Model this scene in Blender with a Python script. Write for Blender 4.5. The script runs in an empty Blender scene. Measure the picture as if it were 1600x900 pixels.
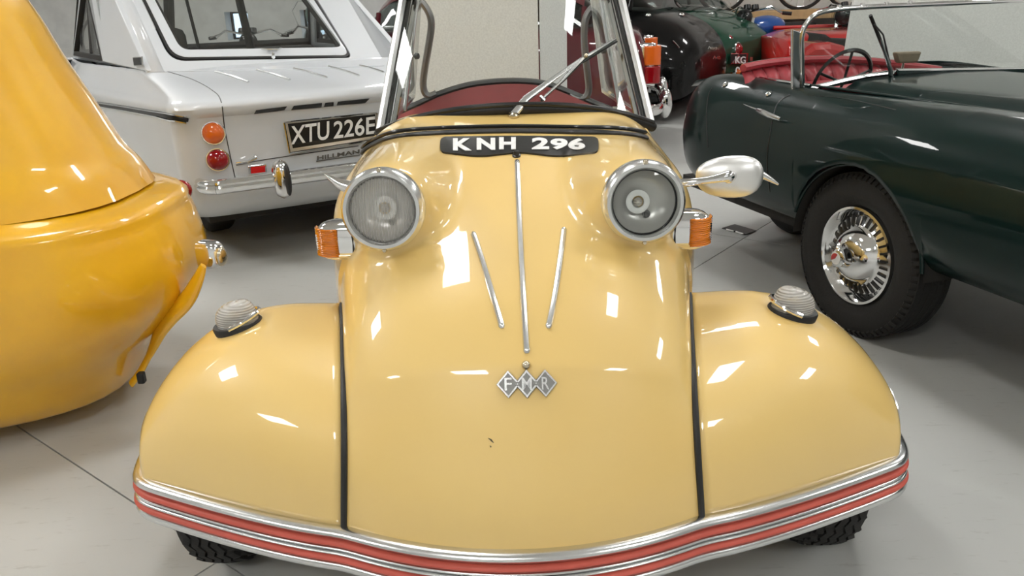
import bpy, bmesh, math, random
from mathutils import Vector as V, Matrix
from mathutils.bvhtree import BVHTree
random.seed(7)
C = bpy.context.scene.collection
S = bpy.context.scene
# ------------------------------------------------------------------ camera
F = 1250.0; PITCH = math.radians(20); CH = 1.02; ROLL = math.radians(1.7)
cam_d = bpy.data.cameras.new('camera'); cam = bpy.data.objects.new('camera', cam_d); C.objects.link(cam)
cam_d.sensor_width = 36; cam_d.lens = 36*F/1600; cam_d.clip_start = .02
cam.matrix_world = Matrix.Translation((0, 0, CH)) @ Matrix.Rotation(math.pi/2-PITCH, 4, 'X') @ Matrix.Rotation(-ROLL, 4, 'Z')
S.camera = cam
# ------------------------------------------------------------------ world, light, exposure
w = bpy.data.worlds.new('world'); S.world = w; w.use_nodes = True
w.node_tree.nodes['Background'].inputs[0].default_value = (.62, .78, 1, 1)
w.node_tree.nodes['Background'].inputs[1].default_value = 2.2
S.view_settings.view_transform = 'Standard'; S.view_settings.look = 'None'
S.view_settings.gamma = 1; S.view_settings.exposure = 0.34
CEIL = 3.3
LIGHT_E = 22.0
# ceiling panels: x, y, width, length, turn in degrees
PANELS = [(-.72, 1.9, .45, .62, 0), (1.55, 1.15, .3, .75, 0), (-3.9, 1.9, 1.1, .8, 0), (1.15, 3.6, 1.3, .35, 0), (4.4, 3.6, .6, .6, 0),
          (-3.2, 5.2, .9, .6, 0), (-.2, 6.6, .9, .6, 0), (4.2, 6.8, .9, .6, 0), (-1.0, -2.2, .9, .8, 0), (2.8, -2.2, .9, .7, 0), (-4.2, -1.6, .9, .6, 0), (4.6, .7, .6, .9, 0)]

# ------------------------------------------------------------------ pixel helper (turns a photo pixel into a ray)
CR, SR = math.cos(ROLL), math.sin(ROLL)
CAM = V((0, 0, CH))
def ray(px, py):
    u = (px-800)/F; v = (py-450)/F
    u2 = u*CR-v*SR; v2 = u*SR+v*CR
    return V((u2, math.cos(PITCH)-v2*math.sin(PITCH), -math.sin(PITCH)-v2*math.cos(PITCH)))
def atY(px, py, Y): r = ray(px, py); return CAM+r*(Y/r.y)
def atZ(px, py, Z): r = ray(px, py); return CAM+r*((Z-CH)/r.z)
def hit(bvh, px, py):
    r = ray(px, py).normalized(); l, n, i, d = bvh.ray_cast(CAM, r)
    if l is None: return None
    if n.dot(r) > 0: n = -n
    return l, n

def proj(p):
    d = p-CAM; dep = d.y*math.cos(PITCH)-d.z*math.sin(PITCH); v2 = (-d.z*math.cos(PITCH)-d.y*math.sin(PITCH))/dep; u2 = d.x/dep
    return 800+F*(u2*CR+v2*SR), 450+F*(-u2*SR+v2*CR)
# ------------------------------------------------------------------ materials
MATS = {}
def nodes(name):
    m = bpy.data.materials.new(name); m.use_nodes = True; nt = m.node_tree; MATS[name] = m
    return m, nt, nt.nodes['Principled BSDF']
def bump(nt, b, scale, strength, detail=4, dist=.002):
    tc = nt.nodes.new('ShaderNodeTexCoord'); n = nt.nodes.new('ShaderNodeTexNoise'); n.inputs['Scale'].default_value = scale; n.inputs['Detail'].default_value = detail
    bp = nt.nodes.new('ShaderNodeBump'); bp.inputs['Strength'].default_value = strength; bp.inputs['Distance'].default_value = dist
    nt.links.new(tc.outputs['Object'], n.inputs['Vector']); nt.links.new(n.outputs[0], bp.inputs['Height']); nt.links.new(bp.outputs[0], b.inputs['Normal'])
    return n, tc
def mixcol(nt, b, fac, c1, c2, lo=.4, hi=.6):
    r = nt.nodes.new('ShaderNodeValToRGB'); r.color_ramp.elements[0].position = lo; r.color_ramp.elements[1].position = hi
    r.color_ramp.elements[0].color = (*c1, 1); r.color_ramp.elements[1].color = (*c2, 1)
    nt.links.new(fac, r.inputs[0]); nt.links.new(r.outputs[0], b.inputs['Base Color']); return r
def paint(name, col, col2=None, rough=.35, coat=1.0, scale=3, spec=.5):
    m, nt, b = nodes(name)
    b.inputs['Base Color'].default_value = (*col, 1); b.inputs['Roughness'].default_value = rough
    b.inputs['Coat Weight'].default_value = coat; b.inputs['Coat Roughness'].default_value = .03; b.inputs['Specular IOR Level'].default_value = spec
    tc = nt.nodes.new('ShaderNodeTexCoord'); n = nt.nodes.new('ShaderNodeTexNoise'); n.inputs['Scale'].default_value = scale; n.inputs['Detail'].default_value = 5
    nt.links.new(tc.outputs['Object'], n.inputs['Vector'])
    mixcol(nt, b, n.outputs[0], col, col2 or tuple(c*.95 for c in col))
    return m
def metal(name, col, rough, met=1.0, bs=0):
    m, nt, b = nodes(name)
    b.inputs['Base Color'].default_value = (*col, 1); b.inputs['Metallic'].default_value = met
    tc = nt.nodes.new('ShaderNodeTexCoord'); n = nt.nodes.new('ShaderNodeTexNoise'); n.inputs['Scale'].default_value = 40
    mr = nt.nodes.new('ShaderNodeMapRange'); mr.inputs[3].default_value = rough*.9; mr.inputs[4].default_value = rough*1.1
    nt.links.new(tc.outputs['Object'], n.inputs['Vector']); nt.links.new(n.outputs[0], mr.inputs[0]); nt.links.new(mr.outputs[0], b.inputs['Roughness'])
    return m
def plain(name, col, rough=.5, spec=.5, bs=0, bst=.3):
    m, nt, b = nodes(name)
    b.inputs['Base Color'].default_value = (*col, 1); b.inputs['Roughness'].default_value = rough; b.inputs['Specular IOR Level'].default_value = spec
    n, tc = bump(nt, b, bs or 60, bst if bs else .08)
    mixcol(nt, b, n.outputs[0], tuple(c*.9 for c in col), tuple(min(1, c*1.06) for c in col), .3, .7)
    return m
def thin_glass(name, tint=(.93, .95, .94), gloss=.9, rough=.02, bmp=None):
    m, nt, b = nodes(name); nt.nodes.remove(b); out = nt.nodes['Material Output']
    t = nt.nodes.new('ShaderNodeBsdfTransparent'); t.inputs[0].default_value = (*tint, 1)
    g = nt.nodes.new('ShaderNodeBsdfGlossy'); g.inputs['Roughness'].default_value = rough; g.inputs[0].default_value = (gloss,)*3+(1,)
    fr = nt.nodes.new('ShaderNodeFresnel'); 
    ge = nt.nodes.new('ShaderNodeNewGeometry'); mr = nt.nodes.new('ShaderNodeMapRange'); mr.inputs[3].default_value = 1.5; mr.inputs[4].default_value = 1/1.5
    nt.links.new(ge.outputs['Backfacing'], mr.inputs[0]); nt.links.new(mr.outputs[0], fr.inputs[0])
    mx = nt.nodes.new('ShaderNodeMixShader'); nt.links.new(fr.outputs[0], mx.inputs[0]); nt.links.new(t.outputs[0], mx.inputs[1]); nt.links.new(g.outputs[0], mx.inputs[2])
    nt.links.new(mx.outputs[0], out.inputs[0]); return m
def lens(name, col, rough=.1, trans=.5, flute=0):
    m, nt, b = nodes(name)
    b.inputs['Base Color'].default_value = (*col, 1); b.inputs['Roughness'].default_value = rough; b.inputs['Coat Weight'].default_value = 1
    b.inputs['Transmission Weight'].default_value = trans; b.inputs['IOR'].default_value = 1.3
    if flute:
        tc = nt.nodes.new('ShaderNodeTexCoord'); wv = nt.nodes.new('ShaderNodeTexWave'); wv.inputs['Scale'].default_value = flute; wv.bands_direction = 'Z' if flute > 60 else 'X'
        bp = nt.nodes.new('ShaderNodeBump'); bp.inputs['Strength'].default_value = .8; bp.inputs['Distance'].default_value = .003
        nt.links.new(tc.outputs['Object'], wv.inputs[0]); nt.links.new(wv.outputs[1], bp.inputs['Height']); nt.links.new(bp.outputs[0], b.inputs['Normal'])
    return m
CREAM = paint('cream_paint', (.82, .575, .20), (.81, .56, .19), .4)
WHITE = paint('white_paint', (.64, .67, .70), (.62, .65, .68), .4)
YELLOW = paint('amber_yellow_paint', (.86, .47, .008), (.80, .42, .006), .35, scale=6)
GREEN = paint('dark_green_paint', (.004, .014, .013), (.005, .016, .014), .3, coat=.55, spec=.05)
GREEN2 = paint('mid_green_paint', (.012, .06, .035), (.014, .07, .04), .3, spec=.05)
MAROON = paint('maroon_paint', (.10, .012, .018), (.085, .010, .015), .3, spec=.05)
BLACKP = paint('black_paint', (.004, .004, .004), (.006, .006, .006), .3, coat=.6, spec=.05)
REDP = paint('red_paint', (.55, .012, .010), (.48, .01, .01), .3)
BLUEP = paint('blue_paint', (.01, .10, .42), (.01, .09, .38), .3)
CHROME = metal('chrome', (.80, .80, .80), .07)
ALU = metal('aluminium', (.70, .71, .71), .25)
SATIN = metal('satin_aluminium', (.80, .80, .79), .38)
BRASSY = metal('warm_metal', (.62, .55, .42), .2)
DARKMET = metal('dark_metal', (.12, .12, .12), .4)
PEWTER = metal('pewter', (.22, .22, .21), .45)
RUBBER = plain('black_rubber', (.018, .018, .018), .45, .4)
TYRE = plain('tyre_rubber', (.022, .021, .020), .75, .3, 120, .4)
BLACK = plain('black_enamel', (.012, .012, .012), .3, .5)
DARK = plain('dark_trim', (.03, .028, .026), .7, .3)
INTW = plain('white_lettering', (.85, .85, .83), .45)
REDRUB = plain('faded_red_rubber', (.56, .10, .07), .45, .4, 20, .04)
GREYTRIM = metal('grey_frame', (.30, .29, .29), .35)
VINYL = plain('red_vinyl', (.36, .035, .045), .4, .5, 70, .3)
SEATRED = plain('maroon_vinyl', (.28, .045, .045), .6, .4, 50, .3)
BOARD = plain('pale_board', (.74, .74, .71), .8, .2, 150, .02)
WOOD = plain('pine_board', (.62, .40, .20), .7, .3, 20, .4)
WALLM = plain('wall_paint', (.72, .72, .70), .9, .2, 8, .05)
CEILM = plain('ceiling_paint', (.70, .70, .68), .9, .2, 8, .2)
AMBER = lens('amber_lens', (1.0, .27, .01), .10, 0, 90)
AMBER2 = lens('orange_lens', (.85, .16, .015), .15, .2)
REDL = lens('red_lens', (.30, .004, .008), .12, .15)
BRIGHTRED = lens('bright_red_lens', (.75, .01, .01), .2, .1)
CLEARL = lens('clear_lens', (.80, .77, .71), .12, 0, 75); CLEARL.node_tree.nodes['Principled BSDF'].inputs['Alpha'].default_value = .55
GLASS = thin_glass('window_glass', (.90, .92, .91))
GLASSD = thin_glass('tinted_glass', (.50, .55, .54))
FLUTE = lens('fluted_glass', (.70, .68, .63), .05, 0); FLUTE.node_tree.nodes['Principled BSDF'].inputs['Alpha'].default_value = .36
MIRR = metal('reflector', (.50, .49, .47), .30, .5)
m, nt, b = nodes('lamp_panel'); b.inputs['Emission Color'].default_value = (1, .99, .97, 1); b.inputs['Emission Strength'].default_value = LIGHT_E; LIGHTM = m
# floor: painted concrete
m, nt, b = nodes('floor_concrete'); FLOORM = m
tc = nt.nodes.new('ShaderNodeTexCoord')
n1 = nt.nodes.new('ShaderNodeTexNoise'); n1.inputs['Scale'].default_value = 1.3; n1.inputs['Detail'].default_value = 8
n2 = nt.nodes.new('ShaderNodeTexNoise'); n2.inputs['Scale'].default_value = 14; n2.inputs['Detail'].default_value = 8; n2.inputs['Roughness'].default_value = .7
mp = nt.nodes.new('ShaderNodeMapping'); mp.inputs['Scale'].default_value = (1, 4, 1)
for x in (n1,): nt.links.new(tc.outputs['Object'], x.inputs['Vector'])
nt.links.new(tc.outputs['Object'], mp.inputs[0]); nt.links.new(mp.outputs[0], n2.inputs['Vector'])
r1 = mixcol(nt, b, n1.outputs[0], (.47, .475, .455), (.53, .535, .515), .3, .7)
r2 = nt.nodes.new('ShaderNodeValToRGB'); r2.color_ramp.elements[0].position = .27; r2.color_ramp.elements[1].position = .42; r2.color_ramp.elements[0].color = (.72, .70, .68, 1)
nt.links.new(n2.outputs[0], r2.inputs[0])
mx = nt.nodes.new('ShaderNodeMix'); mx.data_type = 'RGBA'; mx.blend_type = 'MULTIPLY'; mx.inputs[0].default_value = .8
nt.links.new(r1.outputs[0], mx.inputs[6]); nt.links.new(r2.outputs[0], mx.inputs[7]); nt.links.new(mx.outputs[2], b.inputs['Base Color'])
b.inputs['Roughness'].default_value = .42

# ------------------------------------------------------------------ mesh builder
W = {}
class MB:
    def __init__(s): s.v = []; s.f = []
    def add(s, vs, fs):
        o = len(s.v); s.v += [V(p) for p in vs]; s.f += [tuple(i+o for i in f) for f in fs]; return s
    def grid(s, rows, closeu=False, closev=False):
        n = len(rows); m_ = len(rows[0]); fs = []
        for i in range(n if closev else n-1):
            for j in range(m_ if closeu else m_-1):
                a = i*m_+j; b_ = i*m_+(j+1) % m_; c = ((i+1) % n)*m_+(j+1) % m_; d = ((i+1) % n)*m_+j
                fs.append((a, b_, c, d))
        return s.add([p for r in rows for p in r], fs)
    def tube(s, pts, rad, n=10, cap=True, flat=1.0, up=None):
        pts = [V(p) for p in pts]; rows = []
        N = None
        for i, p in enumerate(pts):
            t = (pts[min(i+1, len(pts)-1)]-pts[max(i-1, 0)]).normalized()
            if up is not None: u_ = up[i] if isinstance(up, list) else up; N = (V(u_)-t*t.dot(V(u_))).normalized()
            elif N is None:
                N = t.orthogonal().normalized()
            else: N = (N-t*N.dot(t)).normalized()
            B = t.cross(N); r = rad[i] if isinstance(rad, (list, tuple)) else rad
            rows.append([p+(N*math.cos(2*math.pi*k/n)*flat+B*math.sin(2*math.pi*k/n))*r for k in range(n)])
        o = len(s.v); s.grid(rows, closeu=True)
        if cap:
            s.f.append(tuple(o+k for k in range(n))[::-1]); e = o+(len(rows)-1)*n; s.f.append(tuple(e+k for k in range(n)))
        return s
    def lathe(s, prof, M, n=32):   # prof (r, h) about local Z of M
        rows = [[M @ V((r*math.cos(2*math.pi*k/n), r*math.sin(2*math.pi*k/n), h)) for k in range(n)] for r, h in prof]
        return s.grid(rows, closeu=True)
    def box(s, c, d, M=None):
        c = V(c); M = M or Matrix.Identity(4)
        vs = [M @ (c+V((x*d[0]/2, y*d[1]/2, z*d[2]/2))) for x in (-1, 1) for y in (-1, 1) for z in (-1, 1)]
        return s.add(vs, [(0, 1, 3, 2), (4, 6, 7, 5), (0, 4, 5, 1), (2, 3, 7, 6), (0, 2, 6, 4), (1, 5, 7, 3)])
    def prism(s, pts, off):     # polygon extruded by vector (or list of per-point vectors)
        n = len(pts); pts = [V(p) for p in pts]; q = [p+(off[i] if isinstance(off, list) else V(off)) for i, p in enumerate(pts)]
        return s.add(pts+q, [tuple(range(n))[::-1], tuple(range(n, 2*n))]+[(i, (i+1) % n, n+(i+1) % n, n+i) for i in range(n)])
    def ring(s, outer, inner, off):
        n = len(outer); o = len(s.v); off = V(off)
        vs = [V(p) for p in outer]+[V(p) for p in inner]; vs += [p+off for p in vs]
        fs = []
        for i in range(n):
            j = (i+1) % n
            fs += [(i, j, n+j, n+i), (2*n+i, 3*n+i, 3*n+j, 2*n+j), (i, 2*n+i, 2*n+j, j), (n+i, n+j, 3*n+j, 3*n+i)]
        return s.add(vs, fs)
    def ellipsoid(s, c, ax, nu=20, nv=12, M=None, half=False):
        M = M or Matrix.Identity(4); rows = []
        for i in range(nv+1):
            t = (math.pi/2*i/nv) if half else math.pi*i/nv
            rows.append([M @ (V(c)+V((ax[0]*math.sin(t)*math.cos(2*math.pi*k/nu), ax[1]*math.sin(t)*math.sin(2*math.pi*k/nu), ax[2]*math.cos(t)))) for k in range(nu)])
        return s.grid(rows, closeu=True)
    def bvh(s): return BVHTree.FromPolygons([tuple(p) for p in s.v], s.f)
    def build(s, name, mat, parent=None, smooth=True, bevel=0, solid=0, angle=40, norm=True):
        me = bpy.data.meshes.new(name); Wi = W[parent.name].inverted() if parent else Matrix.Identity(4)
        o0 = None
        me.from_pydata([Wi @ p for p in s.v], [], s.f); me.update()
        bm = bmesh.new(); bm.from_mesh(me); bmesh.ops.remove_doubles(bm, verts=bm.verts, dist=1e-5)
        bmesh.ops.dissolve_degenerate(bm, edges=bm.edges, dist=1e-6)
        if norm: bmesh.ops.recalc_face_normals(bm, faces=bm.faces)
        bm.to_mesh(me); bm.free()
        if smooth:
            me.polygons.foreach_set('use_smooth', [True]*len(me.polygons))
            if angle: me.set_sharp_from_angle(angle=math.radians(angle))
        me.materials.append(mat)
        o = bpy.data.objects.new(name, me); C.objects.link(o)
        if parent: o.parent = parent; W[o.name] = W[parent.name]
        else: W[o.name] = Matrix.Identity(4)
        if solid:
            md = o.modifiers.new('solidify', 'SOLIDIFY'); md.thickness = abs(solid); md.offset = -1 if solid > 0 else 1
        if bevel:
            md = o.modifiers.new('bevel', 'BEVEL'); md.width = bevel; md.segments = 2; md.limit_method = 'ANGLE'; md.angle_limit = math.radians(40)
        return o
def thing(name, label, cat, M, group=None):
    o = bpy.data.objects.new(name, None); C.objects.link(o); o.empty_display_size = .1
    if not isinstance(M, Matrix): M = Matrix.Translation(M)
    o.matrix_world = M; W[o.name] = M.copy(); tag(o, label, cat, group); return o
def tag(o, label, cat, group=None):
    o['label'] = label; o['category'] = cat
    if group: o['group'] = group
    return o
def struct(o): o['kind'] = 'structure'; return o
def cat(ps, t):           # catmull-rom through ps, t in 0..len-1
    n = len(ps)-1; i = min(int(t), n-1); f = t-i
    p0, p1, p2, p3 = ps[max(i-1, 0)], ps[i], ps[i+1], ps[min(i+2, n)]
    def g(a, b_, c, d): return .5*((2*b_)+(-a+c)*f+(2*a-5*b_+4*c-d)*f*f+(-a+3*b_-3*c+d)*f**3)
    if isinstance(p1, (int, float)): return g(p0, p1, p2, p3)
    return tuple(g(*q) for q in zip(p0, p1, p2, p3))
def spline(ps, n): return [cat(ps, (len(ps)-1)*i/(n-1)) for i in range(n)]
def sm(x, a, b_): x = max(0, min(1, (x-a)/(b_-a))); return x*x*(3-2*x)
def frameM(o, z, x=None):   # matrix with local Z = z, local X ~ x
    z = V(z).normalized(); x = V(x) if x is not None else z.orthogonal(); x = (x-z*x.dot(z)).normalized(); y = z.cross(x)
    M = Matrix((x, y, z)).transposed().to_4x4(); M.translation = V(o); return M
def text_geo(s, size=1.0, bold=0.0, ext=0.0, space=1.0, sx=1.0):
    cu = bpy.data.curves.new('t', 'FONT'); cu.body = s; cu.size = size; cu.offset = bold; cu.extrude = ext; cu.space_character = space; cu.resolution_u = 4
    o = bpy.data.objects.new('t', cu); C.objects.link(o); bpy.context.view_layer.update()
    me = o.evaluated_get(bpy.context.evaluated_depsgraph_get()).to_mesh()
    vs = [V((p.co.x*sx, p.co.y, p.co.z)) for p in me.vertices]; fs = [tuple(p.vertices) for p in me.polygons]
    o.to_mesh_clear() if False else None
    bpy.data.objects.remove(o); bpy.data.curves.remove(cu)
    return vs, fs
def text_fit(s, bold=0.0, ext=0.0, space=1.0):   # vertices scaled to unit box 0..1 x 0..1
    vs, fs = text_geo(s, 1, bold, ext, space)
    x0 = min(p.x for p in vs); x1 = max(p.x for p in vs); y0 = min(p.y for p in vs); y1 = max(p.y for p in vs)
    return [V(((p.x-x0)/(x1-x0), (p.y-y0)/(y1-y0), p.z)) for p in vs], fs
def rrect(x0, y0, x1, y1, r, n=5):
    pts = []
    for cx, cy, a in ((x1-r, y1-r, 0), (x0+r, y1-r, 90), (x0+r, y0+r, 180), (x1-r, y0+r, 270)):
        pts += [(cx+r*math.cos(math.radians(a+90*k/n)), cy+r*math.sin(math.radians(a+90*k/n))) for k in range(n+1)]
    return pts

# ------------------------------------------------------------------ setting
RX0, RX1, RY0, RY1 = -6.5, 7.0, -4.5, 9.6
J = [] # floor slabs with sawn joints between them
xs = [RX0, -3.6, -1.66, 1.9, 4.4, RX1]; ys = [RY0, -1.8, 1.25, 4.1, 6.8, RY1]
fb = struct(MB().box(((RX0+RX1)/2, (RY0+RY1)/2, -.06), (RX1-RX0, RY1-RY0, .1)).build('floor', FLOORM, None, smooth=False))
ROT = Matrix.Rotation(math.radians(-38), 4, 'Z')
# slabs laid diagonally to the cars, joints follow the photo's fine lines
g = 2.6; ox, oy = atZ(270, 800, 0).x, 0
p0 = atZ(345, 875, 0); 
for i in range(-4, 5):
    for j in range(-4, 5):
        c = p0+ROT @ V(((i+.5)*g, (j+.5)*g, 0))
        if not (RX0-1 < c.x < RX1+1 and RY0-1 < c.y < RY1+1): continue
        MB().box((0, 0, -.005), (g-.004, g-.004, .01), Matrix.Translation((c.x, c.y, 0)) @ ROT).build('floor_slab', FLOORM, fb, smooth=False)
def wall(name, c, d, mat=WALLM): return struct(MB().box(c, d).build(name, mat, None, smooth=False))
wall('wall_left', (RX0-.05, 2.5, 1.7), (.1, 15, 3.6)); wall('wall_right', (RX1+.05, 2.5, 1.7), (.1, 15, 3.6))
wall('wall_front', ((RX0+RX1)/2, RY0-.05, 1.7), (14, .1, 3.6))
ce = wall('ceiling', ((RX0+RX1)/2, 2.5, CEIL+.12), (14, 15, .1), CEILM)
# back wall with two small windows
WY = 9.3
def px_x(px, py): return atY(px, py, WY)
w1a, w1b = atY(350, 19, WY), atY(392, 62, WY); w2a, w2b = atY(468, 18, WY), atY(506, 42, WY)
zt = w1a.z; zb = w1b.z
m_ = MB()
def wbox(x0, x1, z0, z1): m_.box(((x0+x1)/2, WY+.15, (z0+z1)/2), (x1-x0, .3, z1-z0))
wbox(RX0, w1a.x, 0, 3.5); wbox(w1b.x, w2a.x, 0, 3.5); wbox(w2b.x, RX1, 0, 3.5)
for a_, b_ in ((w1a.x, w1b.x), (w2a.x, w2b.x)): wbox(a_, b_, zt, 3.5); wbox(a_, b_, 0, zb)
struct(m_.build('wall_back', WALLM, None, smooth=False))
for k, (a_, b_) in enumerate(((w1a.x, w1b.x), (w2a.x, w2b.x))):
    fr = MB(); cx = (a_+b_)/2
    fr.ring([(a_, WY+.2, zb), (b_, WY+.2, zb), (b_, WY+.2, zt), (a_, WY+.2, zt)], [(a_+.02, WY+.2, zb+.02), (b_-.02, WY+.2, zb+.02), (b_-.02, WY+.2, zt-.02), (a_+.02, WY+.2, zt-.02)], (0, .04, 0))
    o = struct(fr.build('window_%d' % (k+1), DARK, None, smooth=False))
    MB().box((cx, WY+.22, (zb+zt)/2), (.012, .02, zt-zb)).build('glazing_bar', DARK, o, smooth=False)
    for q, (u0, u1) in enumerate(((a_+.02, cx-.01), (cx+.01, b_-.02))):
        MB().box(((u0+u1)/2, WY+.225, (zb+zt)/2), (u1-u0, .006, zt-zb-.03)).build('pane', GLASS, o, smooth=False)
# partition boards
def board(name, pts, lab, th=.03, off=(0, .03, 0)):
    o = MB().prism(pts, off).build(name, BOARD, None, smooth=False, bevel=.002); return tag(o, lab, 'display board')
Yb = 3.35
a0 = atY(640, 0, Yb); a1 = atY(841, 0, Yb); a2 = atY(885.5, 0, Yb+.16)
z1 = 1.9
board('partition_board', [(a0.x-.02, Yb+.05, 0), (a1.x-.002, Yb, 0), (a1.x-.002, Yb, z1), (a0.x-.02, Yb+.05, z1)], 'wide pale grey board standing upright behind the cream bubble car windscreen')
board('partition_board', [(a1.x+.004, Yb, 0), (a2.x, Yb+.16, 0), (a2.x, Yb+.16, z1), (a1.x+.004, Yb, z1)], 'narrow pale grey board folded back at the right of the wide board')
Yr = 4.3
q0 = atY(1335, 0, Yr); q1 = atY(1319, 100, Yr)
sl = (q1.x-q0.x)/(q1.z-q0.z)
board('partition_board', [(q0.x-sl*q0.z, Yr, 0), (q0.x+1.5, Yr-.25, 0), (q0.x+1.5, Yr-.25, 1.9), (q0.x+sl*(1.9-q0.z), Yr, 1.9)], 'large pale grey board leaning behind the open dark green sports car')
# ceiling lights
CLAB = ['white ceiling light panel directly above the cream bubble car', 'narrow white ceiling light panel above the open green sports car', 'wide white ceiling light panel above the amber yellow microcar',
        'long slim ceiling light panel running crosswise behind the cream car', 'square ceiling light panel above the leaning grey board', 'ceiling light panel above the white saloon', 'ceiling light panel above the maroon saloon',
        'ceiling light panel above the pine shelf and red tourer', 'ceiling light panel behind the camera, left of centre', 'ceiling light panel behind the camera at the right', 'ceiling light panel behind the camera at the far left', 'ceiling light panel near the right wall beside the sports car']
for i, (x, y, wx, wy, a) in enumerate(PANELS):
    M = Matrix.Translation((x, y, CEIL)) @ Matrix.Rotation(math.radians(a), 4, 'Z')
    t = thing('ceiling_light', CLAB[i], 'ceiling light', M, 'light panels across the ceiling')
    ob = [(-wx/2-.02, -wy/2-.02), (wx/2+.02, -wy/2-.02), (wx/2+.02, wy/2+.02), (-wx/2-.02, wy/2+.02)]; ib = [(-wx/2, -wy/2), (wx/2, -wy/2), (wx/2, wy/2), (-wx/2, wy/2)]
    MB().ring([M @ V((*p, 0)) for p in ob], [M @ V((*p, 0)) for p in ib], (0, 0, .07)).build('frame', ALU, t, smooth=False)
    MB().box((0, 0, .04), (wx, wy, .03), M).build('diffuser', LIGHTM, t, smooth=False)
# black tag on floor
pt = [atZ(1128, 357, .002), atZ(1148, 351, .002), atZ(1182, 361, .002), atZ(1165, 367, .002)]
tk = tag(MB().prism(pt, (0, 0, .003)).build('floor_tag', BLACK, None, smooth=False), 'small black tag with white edge marks lying on the grey floor', 'tag')
MB().tube([atZ(1135, 358.5, .006), atZ(1146, 361, .006)], .004, 6).build('edge_mark', INTW, tk); MB().tube([atZ(1150, 362, .006), atZ(1161, 365.5, .006)], .004, 6).build('edge_mark', INTW, tk)

# ================================================================== cream bubble car
CX = .006
car = thing('bubble_car', 'cream three wheeled bubble car with black KNH 296 number plate', 'car', (CX, 1.9, 0))
XS, YC, ZT = .688, 1.37, .498
def fen(psi, phi, x0, side, back=0.0):
    e = .80; ez = .78
    sx = math.sin(psi)**.86; xx = x0+(XS-x0)*sx
    t = (xx-.27)/(XS-.27); t = max(0, t)
    cz = math.sqrt(max(0, 1-(max(0, xx-.40)/(XS-.40))**2))
    zt = .255+(ZT-.255+.005*math.sin(math.pi*min(1, t*1.3)))*cz
    yf = 1.035+.17*t**1.25+.0*t + .16*max(0, t-.9)*10*max(0, t-.9)*10*.9
    y = YC-(YC-yf)*max(0, math.cos(phi))**e; z = .255+(zt-.255)*math.sin(phi)**ez
    return V((CX+side*xx, y+back, z-(back*.30+back*back*.9)*cz))
def pipe_x(phi):
    c_ = max(0, math.cos(phi))**.8; s_ = math.sin(phi)**.78
    y = YC-(YC-1.035)*c_; z = .255+(ZT-.255)*s_
    return (.2236-.0066*s_)*(y*math.cos(PITCH)-(z-CH)*math.sin(PITCH))
NPH = 44
def fedge(s): # s 0..1 front profile, >1 back
    if s <= 1: ph = s*math.pi/2; return fen(0, ph, pipe_x(ph), 1)
    return fen(0, math.pi/2, pipe_x(math.pi/2), 1, (s-1))
cen = [(.965, .256), (.975, .32), (1.01, .405), (1.055, .486), (1.085, .524), (1.17, .594), (1.33, .681), (1.47, .736), (1.60, .769), (1.73, .799)]
esp = [0, .10, .25, .42, .53, .72, .97, 1.10, 1.24, 1.38]
HL = [(V((CX+s*.209, 1.245, .706)), V((s*.04, -1, .10)).normalized()) for s in (-1, 1)]
hood = MB(); rows = []
NR, NC = 150, 72
for i in range(NR+1):
    r = 9*i/NR; yc, zc = cat(cen, r); s_ = cat(esp, r); E_ = fedge(s_); xe = E_.x-CX
    if s_ > 1: xe += .050*sm(s_, .95, 1.22); 
    w_ = sm(r, 1.5, 5.5); row = []
    wide = sm(r, 5.2, 7.6)
    for j in range(-NC, NC+1):
        ta = abs(j)/NC; sg = -1 if j < 0 else 1; th = ta*math.pi/2
        xl, gl = ta, ta**2.3
        exx = .80-.32*wide
        xu, gu = math.sin(th)**exx if ta > 0 else 0, 1-max(0, math.cos(th))**(1.0-.55*wide)
        X = xe*(xl*(1-w_)+xu*w_); G = gl*(1-w_)+gu*w_
        gy = ta**2*(1-w_)+gu*w_
        P = V((CX+sg*X, yc+(E_.y-yc)*gy, zc+(E_.z-zc)*G))
        for Cc, ax in HL:
            d = -(P-Cc).dot(ax); rv = (P-Cc)+ax*d; rr = rv.length
            if d > .03 and rr < .14:
                f = 1-sm(rr, .056, .118)
                P = P+ax*(d-.03)*f
        row.append(P)
    rows.append(row)
hood.grid(rows); HB = hood.bvh()
hood.build('hood', CREAM, car, solid=.003, angle=0)
fenM = {}
for side, nm in ((-1, 'L'), (1, 'R')):
    fm = MB(); rows = []
    NF = 70
    for i in range(56):
        psi = math.pi/2*i/55; row = []
        for k in range(NPH+1):
            ph = math.pi/2*k/NPH; row.append(fen(psi, ph, pipe_x(ph), side))
        for k in range(1, 22): row.append(fen(psi, math.pi/2, pipe_x(math.pi/2), side, .5*k/21))
        rows.append(row)
    fm.grid(rows); fenM[side] = fm
    fm.build('front_fender', CREAM, car, solid=.003, angle=0)
allb = MB(); allb.add(hood.v, hood.f)
for s in (-1, 1): allb.add(fenM[s].v, fenM[s].f)
AB = allb.bvh()
# piping between hood and fenders
for side in (-1, 1):
    pts = []
    for k in range(60):
        s_ = 1.12*k/59; p = fedge(s_); p = V((CX+side*(p.x-CX), p.y-.002, p.z+.002)); pts.append(p)
    MB().tube(pts, .0052, 8).build('black_piping', RUBBER, car)
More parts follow.
